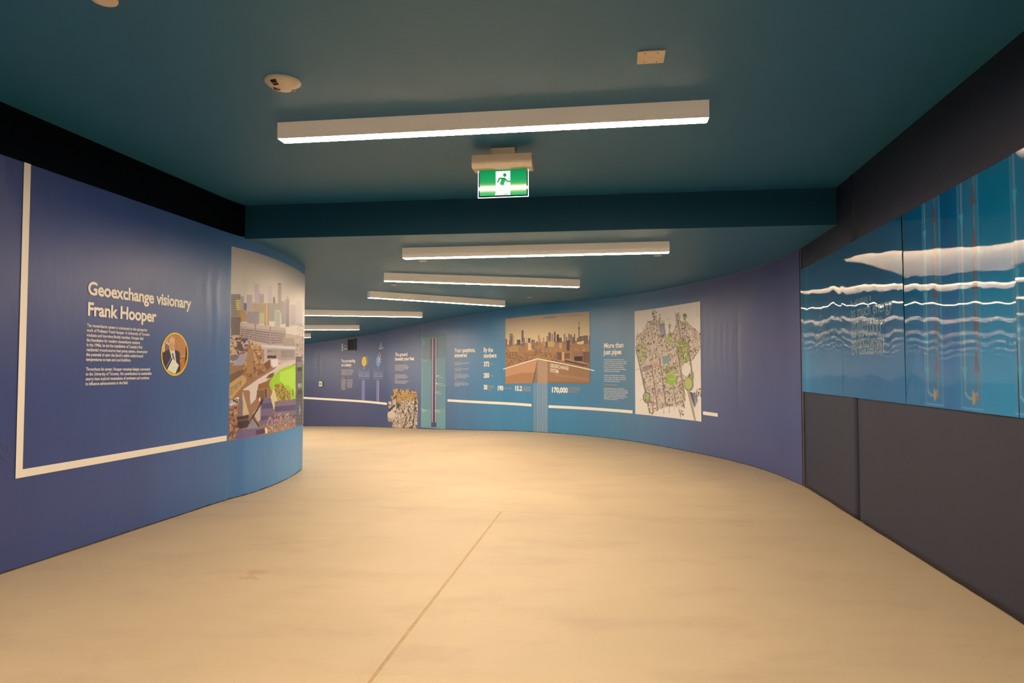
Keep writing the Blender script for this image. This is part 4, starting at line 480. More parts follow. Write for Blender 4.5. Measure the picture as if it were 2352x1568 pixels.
# ================================================================ FAR WALL GRAPHICS
def wtext(label, loc, blocks):
    t = group_at('wall_text', FW.at(*loc), label, 'wall text')
    for nm, lines, s, z, cap, pitch, width, m, bold in blocks:
        reparent(lettering(nm, FW, lines, s, z, cap, pitch, width, m, None, bold=bold, dirn=-1), t)
    return t
W_ = g_bold
wtext('white heading More than just pipes with paragraphs left of the illustrated map', (4.94, 1.3), [
 ('heading', ['More than', 'just pipes'], 4.937, 1.445, .078, .105, .475, W_, .031),
 ('paragraph', ["The geoexchange system isn't merely a series", "of underground pipes. It's a comprehensive network", 'connected to the campus-wide heating and cooling', 'system. This network helps reduce the level', 'of energy to and from more than 50 buildings,', 'ranging from the nearby Medical Sciences Building', 'to Robarts Library to Hart College.', '', 'In addition to providing heating and cooling, the', 'complex energy exchange system also significantly', 'lowers operational costs, making it a cornerstone', "of the campus's sustainable practices."], 4.938, 1.245, .018, .0310, .555, W_, .010),
 ('subheading', ['Dynamic energy management'], 4.940, .845, .018, .03, .32, orange_ink, .018),
 ('paragraph', ['Constant cooling and heat process - so will that we heat', "is forged into the campus's diverse thermal loop. The university's", 'dynamic energy management systems monitor circuits and regulate', 'energy flows to and from boreholes daily. The respective nature', 'of the ground storage loop lets our existing energy systems', 'withdraw heat and cool process, for winter as well as summer, by', 'utilizing geology. And it is a wireless structure of its own', 'and balancing our sustainability goals.'], 4.941, .790, .0165, .0247, .585, W_, .010)])
wtext('white heading By the numbers with figures 372, 250, 30, 190, 15.2 and 170,000', (7.82, 1.2), [
 ('heading', ['By the', 'numbers'], 7.82, 1.490, .080, .107, .365, W_, .031),
 ('figure', ['372'], 7.815, 1.218, .082, .1, .163, W_, .042), ('figure', ['250'], 7.815, 1.003, .082, .1, .160, W_, .042), ('figure', ['30'], 7.815, .780, .082, .1, .110, W_, .042),
 ('figure', ['190'], 7.435, .752, .082, .1, .163, W_, .042), ('figure', ['15.2'], 6.985, .735, .082, .1, .19, W_, .042), ('figure', ['170,000'], 6.111, .705, .082, .1, .36, W_, .042),
 ('caption', ['boreholes'], 7.645, 1.240, .016, .03, .095, orange_ink, .018), ('caption', ['metres deep'], 7.640, 1.022, .016, .03, .12, orange_ink, .018),
 ('caption', ['kilometres of pipe', 'connected to the', 'energy plant'], 7.690, .832, .018, .032, .165, orange_ink, .018),
 ('caption', ['tonnes of heating'], 7.255, .778, .018, .03, .195, orange_ink, .018),
 ('caption', ['million litres of energy', 'capacity is stored in', 'the field of boreholes'], 6.770, .790, .018, .032, .20, orange_ink, .018),
 ('caption', ['tons of carbon dioxide kept', 'out of the air each 12 years', 'of cooling and heating'], 5.735, .778, .018, .032, .25, orange_ink, .018)])
wtext('white heading Your questions, answered with small orange subheads, right of the borehole diagram', (8.74, 1.2), [
 ('heading', ['Your questions,', 'answered'], 8.74, 1.545, .080, .097, .672, W_, .031),
 ('subheading', ['How green is it?'], 8.74, 1.350, .017, .03, .19, orange_ink, .018), ('paragraph', ['Geothermal does no harm by being the greenest of the', 'renewable energy sources.'], 8.74, 1.322, .016, .028, .49, W_, .010),
 ('subheading', ['How deep is the pipe?'], 8.74, 1.238, .017, .03, .22, orange_ink, .018), ('paragraph', ['Deep down, boreholes are two hundred and fifty', 'metres below the field.'], 8.74, 1.207, .016, .028, .46, W_, .010),
 ('subheading', ['Where is it located?'], 8.74, 1.125, .017, .03, .21, orange_ink, .018), ('paragraph', ['The system is located under the campus, deep', 'below the green field you just stood on, and under', 'the path. All energy is moved in and out', 'via pipes.'], 8.74, 1.094, .016, .028, .49, W_, .010),
 ('subheading', ['How does heat become cooling?'], 8.74, .955, .017, .03, .35, orange_ink, .018), ('paragraph', ['The ground stores heat in summer for the winter.', 'We then pump it to warm buildings, to supply our', 'cooling in summer.'], 8.74, .925, .016, .028, .47, W_, .010)])
wtext('white heading The ground beneath your feet with paragraphs above the rock print', (11.2, 1.4), [
 ('heading', ['The ground', 'beneath your feet'], 11.2, 1.625, .075, .098, .905, W_, .031),
 ('paragraph', ['The earth is a great reservoir. From here,', 'the earth stays a uniform temperature all year', 'round, even when the air is cold. Geoexchange', 'uses this energy for our heating and cooling,', 'moving it to where it is used.'], 11.2, 1.415, .018, .0285, .66, W_, .010),
 ('paragraph', ['To sense what lies beneath, the rock layer', 'is cored at a depth of 250 metres. Here it has', 'sands, clays and shale deposits. The composition', 'of the layers is ideal for a thermal energy', 'borefield.'], 11.2, 1.198, .016, .0255, .62, W_, .010),
 ('paragraph', ['These stones are from the drilling and formed over', 'about half a billion years from mud, sand and', 'stone layers under the sea of the time.'], 11.2, 1.060, .016, .0255, .68, W_, .010)])
wtext('white heading You are standing on a battery, leftmost text on the far wall', (13.9, 1.5), [
 ('heading', ['You are standing', 'on a battery'], 13.905, 1.640, .077, .103, .635, W_, .031),
 ('paragraph', ['Geoexchange is a system that works', 'like a great battery. It stores energy', 'underground and moves it between', 'buildings and the ground, so that', 'nothing is wasted in any season.'], 13.90, 1.440, .017, .0310, .54, W_, .010),
 ('subheading', ['Summer'], 13.90, 1.240, .017, .03, .14, yellow_ink, .018), ('subheading', ['Winter'], 13.63, 1.232, .017, .03, .13, blue_ink, .018),
 ('paragraph', ['In the hot months', 'heat is drawn from', 'campus buildings', 'and sent down into', 'the ground, where', 'it is held in rock', 'until the campus is', 'ready to use it', 'when the weather', 'turns cold again'], 13.90, 1.192, .016, .0285, .22, W_, .010),
 ('paragraph', ['In the cold months', 'the stored heat is', 'drawn back up and', 'used to warm the', 'campus buildings', 'while the ground', 'cools for the next', 'summer season'], 13.63, 1.180, .016, .0285, .25, W_, .010)])
# defy gravity mark, university crest
t = wtext('small white mark reading Defy Gravity, above the blue disc', (11.95, 1.9), [
 ('lettering', ['DEFY'], 12.03, 1.905, .042, .05, .145, W_, .008), ('lettering', ['GRAVITY'], 12.085, 1.843, .046, .05, .275, W_, .008)])
def flatshape(name, wall, polys, off, m, level_s=None):
    VV, FF = [], []; n = 0
    lev = wall.floor(level_s) if level_s is not None else None
    for P in polys:
        P = np.array(P, float); VV.append(wall.at(P[:, 0], P[:, 1], off, level=lev)); FF.append(tuple(range(n, n + len(P)))); n += len(P)
    V = np.concatenate(VV); me = bpy.data.meshes.new(name); me.from_pydata(V.tolist(), [], FF); me.update(); return link(name, me, m)
def stroke(pts, wd):
    out = []
    for (x0, y0), (x1, y1) in zip(pts, pts[1:]):
        dx, dy = x1 - x0, y1 - y0; l = math.hypot(dx, dy) + 1e-9; nx, ny = -dy / l * wd / 2, dx / l * wd / 2
        out.append([(x0 + nx, y0 + ny), (x1 + nx, y1 + ny), (x1 - nx, y1 - ny), (x0 - nx, y0 - ny)])
    return out
def circ(cx, cy, r, n=32, ry=None): return [(cx + r * math.cos(2 * math.pi * k / n), cy + (ry or r) * math.sin(2 * math.pi * k / n)) for k in range(n)]
reparent(flatshape('caret', FW, stroke([(11.98, 1.965), (11.955, 2.01), (11.93, 1.965)], .010), .0016, W_, 11.95), t)
t = wtext('small white university crest and name beside the dark vent', (13.8, 2.0), [
 ('lettering', ['UNIVERSITY OF'], 13.80, 2.045, .018, .03, .185, W_, .010), ('lettering', ['TORONTO'], 13.80, 1.955, .045, .05, .19, W_, .006)])
cr = [[(13.90, 2.07), (13.83, 2.07), (13.83, 2.0), (13.865, 1.955), (13.90, 2.0)]]
reparent(flatshape('crest', FW, [[(13.895, 2.05), (13.84, 2.05), (13.84, 2.01), (13.8675, 1.98), (13.895, 2.01)], circ(13.8675, 2.085, .022), circ(13.8675, 1.945, .02)] + stroke([(13.91, 1.97), (13.8675, 1.935), (13.825, 1.97)], .012) + stroke([(13.9, 2.12), (13.8675, 2.085), (13.835, 2.12)], .010), .0016, W_, 13.86), t)
# white line in pieces
for a, b, za, zb, th, lb in ((.0, .0, 0, 0, 0, None), (2.461, 2.114, .515, .510, .044, 'shortest piece of the white line, right of the illustrated map'), (6.17, 4.249, .433, .426, .046, 'white line piece between the pipe drawing and the illustrated map'),
                         (8.977, 6.566, .566, .448, .047, 'white line piece between the borehole diagram and the pipe drawing'), (16.5, 11.594, .79, .520, .052, 'leftmost piece of the white line, ending at the rock print')):
    if lb is None: continue
    tag(sheet('white_wall_line', FW, a, b, [za, zb], [za + th, zb + th], .0022, vinyl_white, ns=60), lb, 'wall graphic')
# map
cv = Canvas(240, 400); cv.bh, cv.bw = 9, 5; cv.ek = (1000 / 151.0 / 5.227, 1000 / 255.0 / 5.227); cv.paint(ART['map']).grain(.04)
tag(picture('illustrated_map', FW, 4.178, 2.499, .423, 1.988, .0022, cv, ink_paper), 'tall cream illustrated campus map with green spots on the curved right wall', 'map print')
# city panorama, with the printed line and pipes across it
cv = Canvas(330, 270); cv.ek = (1000 / 194.0 / 9.224, 1000 / 158.0 / 9.224); cv.paint(ART['city']).grain(.04)
tag(picture('city_photograph', FW, 7.217, 5.262, .862, 2.062, .0022, cv, ink_paper), 'wide sepia photograph of a city skyline with a slender tower', 'photograph print')
t = group_at('pipe_drawing', FW.at(6.4, .9), 'white lettered line drawing of a ground line and pipes over the skyline photograph', 'wall graphic')
def subdiv(a, b, n=24): return [(a[0] + (b[0] - a[0]) * k / n, a[1] + (b[1] - a[1]) * k / n) for k in range(n + 1)]
reparent(flatshape('ground_line', FW, stroke(subdiv((7.275, 1.135), (6.419, 1.292)), .016) + stroke(subdiv((6.419, 1.292), (5.155, 1.078), 36), .016), .0034, vinyl_white), t)
line_m = mat('pale_line_ink', (.55, .62, .66), .45)
for k in range(9):
    s = 6.419 - k * (.219 / 8.0); zt = 1.285 - (6.419 - s) * .17
    reparent(sheet('pipe_line', FW, s + .0024, s - .0024, .0065, zt, .0030, vinyl_white, nz=3, ns=2), t)
for k in range(5):
    s = 6.513 - k * .019; zt = .86 if k < 0 else .862 + (k * .08)
    reparent(sheet('pipe_line', FW, s + .0016, s - .0016, .0065, zt, .0030, line_m, nz=3, ns=2), t)
reparent(lettering('lettering', FW, ['GEOEXCHANGE', 'SYSTEM'], 6.130, 1.142, .060, .083, .40, g_bold, None, bold=.014, dirn=-1, off=.0034, slant=.14), t)
# borehole diagram
t = group_at('borehole_diagram', FW.at(9.5, .5), 'tall green and brown borehole diagram, second from the rock print on far wall', 'wall graphic')
reparent(sheet('green_ground', FW, 9.985, 9.04, [.035, .007], [1.47, 1.47], .0018, mat('green_ink', print_colour((98, 134, 126)), .42)), t)
reparent(sheet('grey_ground', FW, 9.985, 9.04, [1.47, 1.47], [1.925, 1.885], .0018, mat('greygreen_ink', print_colour((98, 122, 118)), .42)), t)
reparent(sheet('deep_ground', FW, 9.985, 9.04, [.035, .007], [.42, .42], .0021, mat('deep_green_ink', print_colour((108, 148, 130)), .42)), t)
brown = mat('brown_ink', print_colour((88, 68, 72)), .42); pur = mat('purple_ink', print_colour((72, 56, 88)), .42); pinkish = mat('pink_ink', print_colour((222, 180, 150)), .42)
reparent(sheet('casing', FW, 9.615, 9.340, 1.46, 1.89, .0026, brown), t)
reparent(sheet('casing', FW, 9.570, 9.365, .045, 1.46, .0026, brown), t)
reparent(sheet('borehole', FW, 9.545, 9.385, .045, 1.89, .0030, pur), t)
reparent(sheet('pipe', FW, 9.540, 9.512, .14, 1.89, .0034, pinkish), t)
reparent(sheet('pipe', FW, 9.408, 9.380, .14, 1.89, .0034, pinkish), t)
grn = mat('grass_ink', print_colour((105, 140, 92)), .42)
gp = []
for k in range(60):
    s = 10.03 - k / 59 * 1.0; gp += stroke([(s, 1.925 - .035 * k / 59), (s + random.uniform(-.02, .02), 1.925 - .035 * k / 59 + random.uniform(.02, .07))], .006)
reparent(flatshape('grass_edge', FW, stroke(subdiv((10.04, 1.925), (9.03, 1.89), 10), .014) + gp, .0026, grn), t)
reparent(flatshape('measure_line', FW, stroke([(9.945, .045), (9.943, 2.222)], .007) + stroke([(9.99, 1.47), (9.86, 1.47)], .009) + stroke([(9.99, .42), (9.87, .42)], .009), .0030, mat('pale_green_ink', print_colour((175, 190, 150)), .42)), t)
for z, s_, wd, l1 in ((1.10, 9.36, .20, ['Depth', 'Bentonite grout']), (.94, 9.375, .30, ['Closed loop', 'Mixed water and glycol']), (.765, 9.395, .16, ['U-tube', 'pipe bend']), (.382, 9.40, .13, ['Shale', 'layers'])):
    reparent(flatshape('marker', FW, [circ(s_, z, .017, 16)] + stroke([(s_, z), (s_ - .05, z)], .006), .0036, vinyl_white, s_), t)
    reparent(lettering('caption', FW, l1, s_ - .045, z, .014, .034, wd, W_, None, bold=.004, dirn=-1, off=.0036), t)
for z, tx in ((1.86, ['0 m', 'surface', 'level']), (1.44, ['Overburden']), (.39, ['Bedrock', 'layer'])):
    reparent(lettering('caption', FW, tx, 9.92, z, .018, .035, .09 if z > 1.8 else .17, W_, None, bold=.004, dirn=-1, off=.0036), t)
# rocks print (cut-out)
def rock_print():
    n, k = 190, 150; U, V = np.meshgrid(np.linspace(0, 1000, k), np.linspace(0, 1000, n)); c = Canvas(k, n)
    K = 270; px = RNG.uniform(0, 1000, K); py = RNG.uniform(0, 1000, K); vs = RNG.uniform(.75, 1.1, K)
    W2 = 1.0 + .8 * (1 - V / 1000)
    best = np.full(U.shape, 1e9); sec = np.full(U.shape, 1e9); idx = np.zeros(U.shape, int)
    for q in range(K):
        d = np.abs((U - px[q]) * 1.5 * (1 + .2 * np.sin(q)) + (V - py[q]) * .35 * math.sin(q * 2.1)) + np.abs(V - py[q]) * (.55 + .3 * abs(math.sin(q)))
        nb = d < best; sec = np.where(nb, best, np.minimum(sec, d)); idx = np.where(nb, q, idx); best = np.where(nb, d, best)
    tan = print_colour((216, 178, 132)); tan2 = print_colour((196, 160, 125)); och = print_colour((205, 150, 70)); dark = print_colour((60, 52, 48))
    cols = np.stack([tan if q % 3 else tan2 for q in range(K)]); cols = cols * vs[:, None]
    top = py < 330; cols[top] = och * vs[top][:, None]
    a = cols[idx]; gap = (sec - best) < 9; a[gap] = dark; a[(vs[idx] < .775)] = dark * 1.3
    # two large pale stones at the left edge
    c.a = np.clip(a, .01, .85); c.poly([(110, 470), (60, 560), (0, 620), (20, 700), (150, 760), (300, 700), (290, 620), (200, 560)], (214, 178, 138)); c.poly([(40, 250), (130, 260), (150, 400), (90, 420), (30, 340)], (205, 165, 128)); c.poly([(20, 600), (60, 540), (260, 420), (300, 440), (120, 590)], (62, 54, 52))
    sl, m = Canvas(k, n).inside([p for p in ART['rock']]); mk = np.zeros((n, k), bool); mk[sl] = m
    S = np.linspace(11.60, 10.10, k)[None, :]; Z = np.linspace(.93, -.02, n)[:, None]
    Z = np.maximum(Z, .006)
    X = FW.at(np.broadcast_to(S, (n, k)), np.broadcast_to(Z, (n, k)), .0022)
    return grid('rock_print', X, ink_paper, None, ink=c.a, mask=mk, flip=True)
tag(rock_print(), 'cut-out print of broken tan rock standing from the floor on far wall', 'wall graphic')
# season emblems
def emblem(sd, zd, sc_, disc_m, kind, label, colz):
    t = group_at('season_emblem', FW.at(sd, zd), label, 'wall graphic')
    ls = sd
    reparent(flatshape('disc', FW, [circ(sd, zd, .118)], .0018, disc_m, ls), t)
    if kind == 'sun':
        q = []
        for k in range(14):
            a = -1.2 + k * .33; cx, cy = sd - .10, zd + .02
            q += stroke([(cx - .085 * math.cos(a), cy + .085 * math.sin(a)), (cx - .125 * math.cos(a + .12), cy + .125 * math.sin(a + .12))], .012)
        q += stroke([(sd - .10 - .075 * math.cos(-1.2 + k * .26), zd + .02 + .075 * math.sin(-1.2 + k * .26)) for k in range(18)], .012)
        reparent(flatshape('gear', FW, q, .0015, pale_ink, ls), t)
    else:
        q = []; cx, cy = sd - .085, zd + .06
        for k in range(4):
            a = k * math.pi / 4; L_ = .16 if k == 2 else .13
            q += stroke([(cx - L_ * math.cos(a), cy - L_ * math.sin(a)), (cx + L_ * math.cos(a), cy + L_ * math.sin(a))], .013 if k else .006)
            for sg in (-1, 1):
                ex, ey = cx + sg * L_ * .7 * math.cos(a), cy + sg * L_ * .7 * math.sin(a)
                q += stroke([(ex, ey), (ex + sg * .035 * math.cos(a + .7), ey + sg * .035 * math.sin(a + .7))], .008)
        reparent(flatshape('snowflake', FW, q, .0030, W_, ls), t)
    # college building drawn in line: tower, wings, roof edges and window rows
    b0, z0 = sc_ + .26, colz; q = []
    q += stroke([(b0 - .24, z0 + .16), (b0 - .24, z0 + .27), (b0 - .255, z0 + .30), (b0 - .27, z0 + .27), (b0 - .27, z0 + .16)], .009)
    q += stroke([(b0 - .21, z0 + .12), (b0 - .21, z0 + .24), (b0 - .30, z0 + .24), (b0 - .30, z0 + .12)], .009)
    for sg in (0, 1):
        x0 = b0 - (0 if not sg else .52); sgn = -1 if not sg else 1
        q += stroke([(x0, z0), (x0, z0 + .14), (x0 + sgn * .02, z0 + .17), (x0 + sgn * .05, z0 + .12), (x0 + sgn * .20, z0 + .12)], .010)
        q += stroke([(x0, z0 + .06), (x0 + sgn * .22, z0 + .06)], .010)
        for k in range(5):
            xx = x0 + sgn * (.03 + k * .042)
            q += [[(xx, z0 + .016), (xx + sgn * .022, z0 + .016), (xx + sgn * .022, z0 + .045), (xx + sgn * .011, z0 + .052), (xx, z0 + .045)]]
            q += [[(xx, z0 + .075), (xx + sgn * .022, z0 + .075), (xx + sgn * .022, z0 + .10), (xx, z0 + .10)]]
    q += stroke([(b0 - .22, z0 + .05), (b0 - .26, z0 + .10), (b0 - .30, z0 + .05)], .012) + stroke([(b0 + .0, z0), (b0 - .52, z0)], .018)
    reparent(flatshape('college_drawing', FW, q, .0018, pale_ink, ls), t)
    reparent(flatshape('grass_line', FW, stroke([(b0 + .01, z0 - .05), (b0 - .53, z0 - .05)], .014), .0018, grn, ls), t)
    reparent(flatshape('ground_column', FW, [[(b0 - .15, z0 - .085), (b0 - .305, z0 - .085), (b0 - .305, z0 - .585), (b0 - .15, z0 - .585)]], .0018, mat('lilac_ink', print_colour((122, 112, 140)), .42), ls), t)
    q = []
    for k in range(12): q += [[(b0 - .275, z0 - .10 - k * .04), (b0 - .298, z0 - .115 - k * .04), (b0 - .275, z0 - .13 - k * .04)]]
    reparent(flatshape('arrow_row', FW, q, .0024, blue_ink if kind == 'sun' else W_, ls), t)
    reparent(flatshape('heat_mark', FW, [circ(b0 - .19, z0 - .54, .018, 12)], .0024, mat('red_ink', print_colour((190, 80, 90)), .42), ls), t)
emblem(12.845, 1.601, 12.845, yellow_ink, 'sun', 'yellow disc with a gear above a line-drawn college and lilac column', 1.232)
emblem(12.123, 1.556, 12.085, blue_ink, 'snow', 'blue disc with white snowflake above a line-drawn college and lilac column', 1.196)

# vent in the far wall
t = group_at('wall_vent', FW.at(13.42, 1.9), 'small dark square vent with a navy frame, high on the far wall', 'vent')
lv = FW.floor(13.42)
def fbox(name, wall, s0, s1, z0, z1, o0, o1, m, lev):
    bm = bmesh.new(); vs = []
    for o in (o0, o1):
        for s, z in ((s0, z0), (s1, z0), (s1, z1), (s0, z1)): vs.append(bm.verts.new(Vector([float(q) for q in wall.at(s, z, o, level=lev)])))
    for f in ((0, 1, 2, 3), (7, 6, 5, 4), (0, 4, 5, 1), (1, 5, 6, 2), (2, 6, 7, 3), (3, 7, 4, 0)): bm.faces.new([vs[i] for i in f])
    bmesh.ops.bevel(bm, geom=bm.edges[:], offset=.0015, segments=1, affect='EDGES')
    return bm_obj(name, bm, m)
navy = mat('navy_metal', (.03, .035, .07), .4)
reparent(fbox('vent_screen', FW, 13.58, 13.27, 1.93, 2.19, .001, .004, mat('dark_vent', (.010, .008, .005), .7), lv), t)
for a in ((13.60, 13.25, 2.185, 2.205), (13.60, 13.25, 1.905, 1.93)): reparent(fbox('frame_bar', FW, a[0], a[1], a[2], a[3], .001, .02, navy, lv), t)
for a in ((13.60, 13.58), (13.27, 13.235)): reparent(fbox('frame_bar', FW, a[0], a[1], 1.905, 2.205, .001, .02, navy, lv), t)
for k in range(5): reparent(fbox('louvre', FW, 13.575, 13.275, 1.955 + k * .047, 1.962 + k * .047, .004, .012, MATS['dark_vent'], lv), t)
# small call box
t = group_at('call_box', FW.at(14.82, 1.12), 'small white wall box with a dark square button, left end of far wall', 'switch')
lv = FW.floor(14.82)
reparent(fbox('body', FW, 14.885, 14.755, 1.055, 1.185, .001, .035, mat('white_plastic', (.72, .70, .64), .4), lv), t)
reparent(fbox('button', FW, 14.845, 14.795, 1.095, 1.145, .035, .042, mat('dark_button', (.05, .03, .02), .5), lv), t)

# ================================================================ LENTICULAR PANEL ON THE RIGHT WALL
def lenticular():
    m = bpy.data.materials.new('lenticular_print'); m.use_nodes = True; N = m.node_tree.nodes; Lk = m.node_tree.links
    b = N['Principled BSDF']; b.inputs['Roughness'].default_value = .010; b.inputs['IOR'].default_value = 1.85; b.inputs['Specular IOR Level'].default_value = .5
    a = N.new('ShaderNodeAttribute'); a.attribute_name = 'ink'; Lk.new(a.outputs['Color'], b.inputs['Base Color'])
    tc = N.new('ShaderNodeTexCoord'); geo = N.new('ShaderNodeNewGeometry')
    T = (.1489, .9888, 0.0)
    dot = N.new('ShaderNodeVectorMath'); dot.operation = 'DOT_PRODUCT'; Lk.new(geo.outputs['Position'], dot.inputs[0]); dot.inputs[1].default_value = T
    # fine vertical ribs, 0.8 mm pitch: they tip the normal sideways only
    fr = N.new('ShaderNodeMath'); fr.operation = 'MULTIPLY'; Lk.new(dot.outputs['Value'], fr.inputs[0]); fr.inputs[1].default_value = 1250.0
    fc = N.new('ShaderNodeMath'); fc.operation = 'FRACT'; Lk.new(fr.outputs[0], fc.inputs[0])
    ce = N.new('ShaderNodeMath'); ce.operation = 'MULTIPLY_ADD'; Lk.new(fc.outputs[0], ce.inputs[0]); ce.inputs[1].default_value = 2 * RIB; ce.inputs[2].default_value = -RIB
    # slow waves of the sheet
    sx = N.new('ShaderNodeSeparateXYZ'); Lk.new(geo.outputs['Position'], sx.inputs[0])
    cb = N.new('ShaderNodeCombineXYZ'); Lk.new(dot.outputs['Value'], cb.inputs[0]); Lk.new(sx.outputs['Z'], cb.inputs[1])
    mp = N.new('ShaderNodeMapping'); mp.inputs['Scale'].default_value = (2.6, 1.1, 1); Lk.new(cb.outputs[0], mp.inputs[0])
    n = N.new('ShaderNodeTexNoise'); n.inputs['Scale'].default_value = 1.0; n.inputs['Detail'].default_value = 2.5; Lk.new(mp.outputs[0], n.inputs['Vector'])
    wz = N.new('ShaderNodeMath'); wz.operation = 'MULTIPLY_ADD'; Lk.new(n.outputs['Fac'], wz.inputs[0]); wz.inputs[1].default_value = .048; wz.inputs[2].default_value = -.024
    s1 = N.new('ShaderNodeVectorMath'); s1.operation = 'SCALE'; s1.inputs[0].default_value = T; Lk.new(ce.outputs[0], s1.inputs['Scale'])
    s2 = N.new('ShaderNodeVectorMath'); s2.operation = 'SCALE'; s2.inputs[0].default_value = (0, 0, 1); Lk.new(wz.outputs[0], s2.inputs['Scale'])
    a1 = N.new('ShaderNodeVectorMath'); a1.operation = 'ADD'; Lk.new(s1.outputs[0], a1.inputs[0]); Lk.new(s2.outputs[0], a1.inputs[1])
    a2 = N.new('ShaderNodeVectorMath'); a2.operation = 'ADD'; Lk.new(a1.outputs[0], a2.inputs[0]); Lk.new(geo.outputs['Normal'], a2.inputs[1])
    nn = N.new('ShaderNodeVectorMath'); nn.operation = 'NORMALIZE'; Lk.new(a2.outputs[0], nn.inputs[0]); Lk.new(nn.outputs[0], b.inputs['Normal'])
    return m
RIB = .38
lent = lenticular()
t = group_at('lenticular_panel', RW.at(9.8, .893), 'long glossy blue ribbed panel with pipe drawings along the charcoal right wall', 'wall panel')
PZ0, PZ1 = .893, 2.035
def panel_ink(S, Z):
    base = np.zeros(S.shape + (3,))
    ks = [6, 9.2, 9.44, 9.75, 10.2, 10.8, 11.4, 12.1, 12.45, 12.6, 12.8]
    cs = np.array([(.006, .17, .25), (.006, .17, .25), (.006, .16, .245), (.005, .095, .19), (.005, .105, .185), (.005, .09, .155), (.005, .095, .155), (.006, .11, .17), (.008, .12, .18), (.02, .17, .24), (.01, .10, .16)])
    for c in range(3): base[..., c] = np.interp(S, ks, cs[:, c])
    t_ = np.clip((1.75 - Z) / .7, 0, 1)[..., None]; base = base * (1 + t_ * .55) + t_ * np.array([.006, .01, .02])
    def over(mask, col, a):
        a_ = (mask * a)[..., None]; return base * (1 - a_) + np.array(col) * a_
    soft = lambda d, wd: np.clip(1 - np.abs(d) / wd, 0, 1) ** .7
    band = lambda x, a, b_, e=.008: np.clip((x - a) / e, 0, 1) * np.clip((b_ - x) / e, 0, 1)
    nz_ = 1 + .12 * RNG.uniform(-1, 1, S.shape)
    for sc_, hw, pr, pl in ((9.971, .120, 9.93, 10.05), (9.557, .113, 9.50, 9.62), (9.07, .11, 9.02, 9.13), (8.5, .11, 8.45, 8.56), (7.9, .11, 7.85, 7.96)):
        up = band(Z, .908, 3)
        base = over(band(S, sc_ - hw, sc_ + hw) * up * nz_, (.085, .20, .27), .42)
        base = over((band(S, sc_ - hw, sc_ - hw + .03, .012) + band(S, sc_ + hw - .03, sc_ + hw, .012)) * up, (.13, .30, .36), .40)
        base = over(band(Z, .905, .911, .002) * band(S, sc_ - hw, sc_ + hw), (.30, .45, .5), .6)
        pipe = band(Z, .985, 3, .01)
        base = over(band(S, pr + .006, pr + .016, .006) * pipe, (.16, .05, .05), .6)
        base = over(band(S, pr - .022, pr + .006, .008) * pipe, (.42, .18, .09), .5)
        base = over(band(S, pl - .014, pl + .010, .008) * pipe, (.34, .34, .34), .60)
        base = over(band(S, pl + .008, pl + .016, .005) * pipe, (.20, .09, .09), .6)
        d = np.sqrt((S - (pr + pl) / 2) ** 2 + ((Z - .995) * 1.6) ** 2); r = (pl - pr) / 2
        base = over(band(d, r - .014, r + .014, .008) * (Z < .99), (.42, .40, .40), .75)
        base = over(((Z < .995) & (np.abs(Z - .962) < (S - (pr - .018)) * .62) & (S < pr + .04)), (.75, .14, .07), .9)
        base = over(((np.abs(Z - .962) < (S - (pr - .010)) * .62) & (S < pr + .05) & (S > pr + .02)), (.80, .34, .10), .7)
        for zc in (1.954, 1.745, 1.545, 1.345, 1.14):
            base = over((np.abs(S - pr) < (zc + .055 - Z) * .27) & (Z > zc - .055) & (Z < zc + .06), (.30, .05, .04), .6)
        for zc in (1.85, 1.5, 1.265, 1.085):
            base = over((np.abs(S - pl) < (Z - zc + .05) * .32) & (Z < zc + .03) & (Z > zc - .05), (.10, .42, .46), .55)
    return np.clip(base * np.array([.4, .95, 1.55]), .002, .85)
for k, (a, b_) in enumerate(((11.559, 12.778), (10.360, 11.553), (9.148, 10.354), (7.945, 9.142), (6.745, 7.939))):
    nS, nZ = 230, 150; S = np.linspace(b_, a, nS)[None, :]; Z = np.linspace(PZ1, PZ0, nZ)[:, None]
    SS, ZZ = np.broadcast_to(S, (nZ, nS)), np.broadcast_to(Z, (nZ, nS))
    tilt = (.0, .0035, -.002, .004, -.003)[k]
    X = RW.at(SS, ZZ, .012 + tilt * (ZZ - PZ0))
    reparent(grid('acrylic_sheet', X, lent, None, ink=panel_ink(SS, ZZ), flip=False), t)
    reparent(fbox('sheet_backing', RW, a, b_, PZ0, PZ1, .0005, .0085, mat('sheet_edge', (.01, .05, .08), .4), 0.0), t)
ghost = bpy.data.materials.get('lenticular_print').copy(); ghost.name = 'lenticular_lettering'
gb = ghost.node_tree.nodes['Principled BSDF']
for l in list(gb.inputs['Base Color'].links): ghost.node_tree.links.remove(l)
gb.inputs['Base Color'].default_value = (.17, .30, .42, 1)
def plettering(lines, s, z, cap, pitch, wd, off=.0145, bold=.012):
    reparent(lettering('lettering', RW, lines, s, z, cap, pitch, wd, ghost, None, bold=bold, off=off, dirn=-1), t)
plettering(['What stores'], 11.335, 1.655, .085, .1, .50)
plettering(["Canada's"], 11.335, 1.570, .075, .1, .43, bold=.004)
plettering(['as much energy'], 11.335, 1.475, .085, .1, .80)
plettering(['largest urban'], 11.335, 1.400, .070, .1, .62, bold=.004)
plettering(['as 250,000'], 11.335, 1.330, .095, .1, .60)
plettering(['geoexchange'], 11.335, 1.270, .060, .1, .62, bold=.004)
plettering(['EV batteries?'], 11.335, 1.205, .095, .1, .66)
plettering(['DEFY'], 12.20, 1.430, .060, .1, .24, bold=.004)
plettering(['GRAVITY'], 12.29, 1.345, .065, .1, .42, bold=.004)
reparent(flatshape('caret', RW, stroke([(12.17, 1.53), (12.13, 1.57), (12.09, 1.53)], .012), .0145, ghost), t)

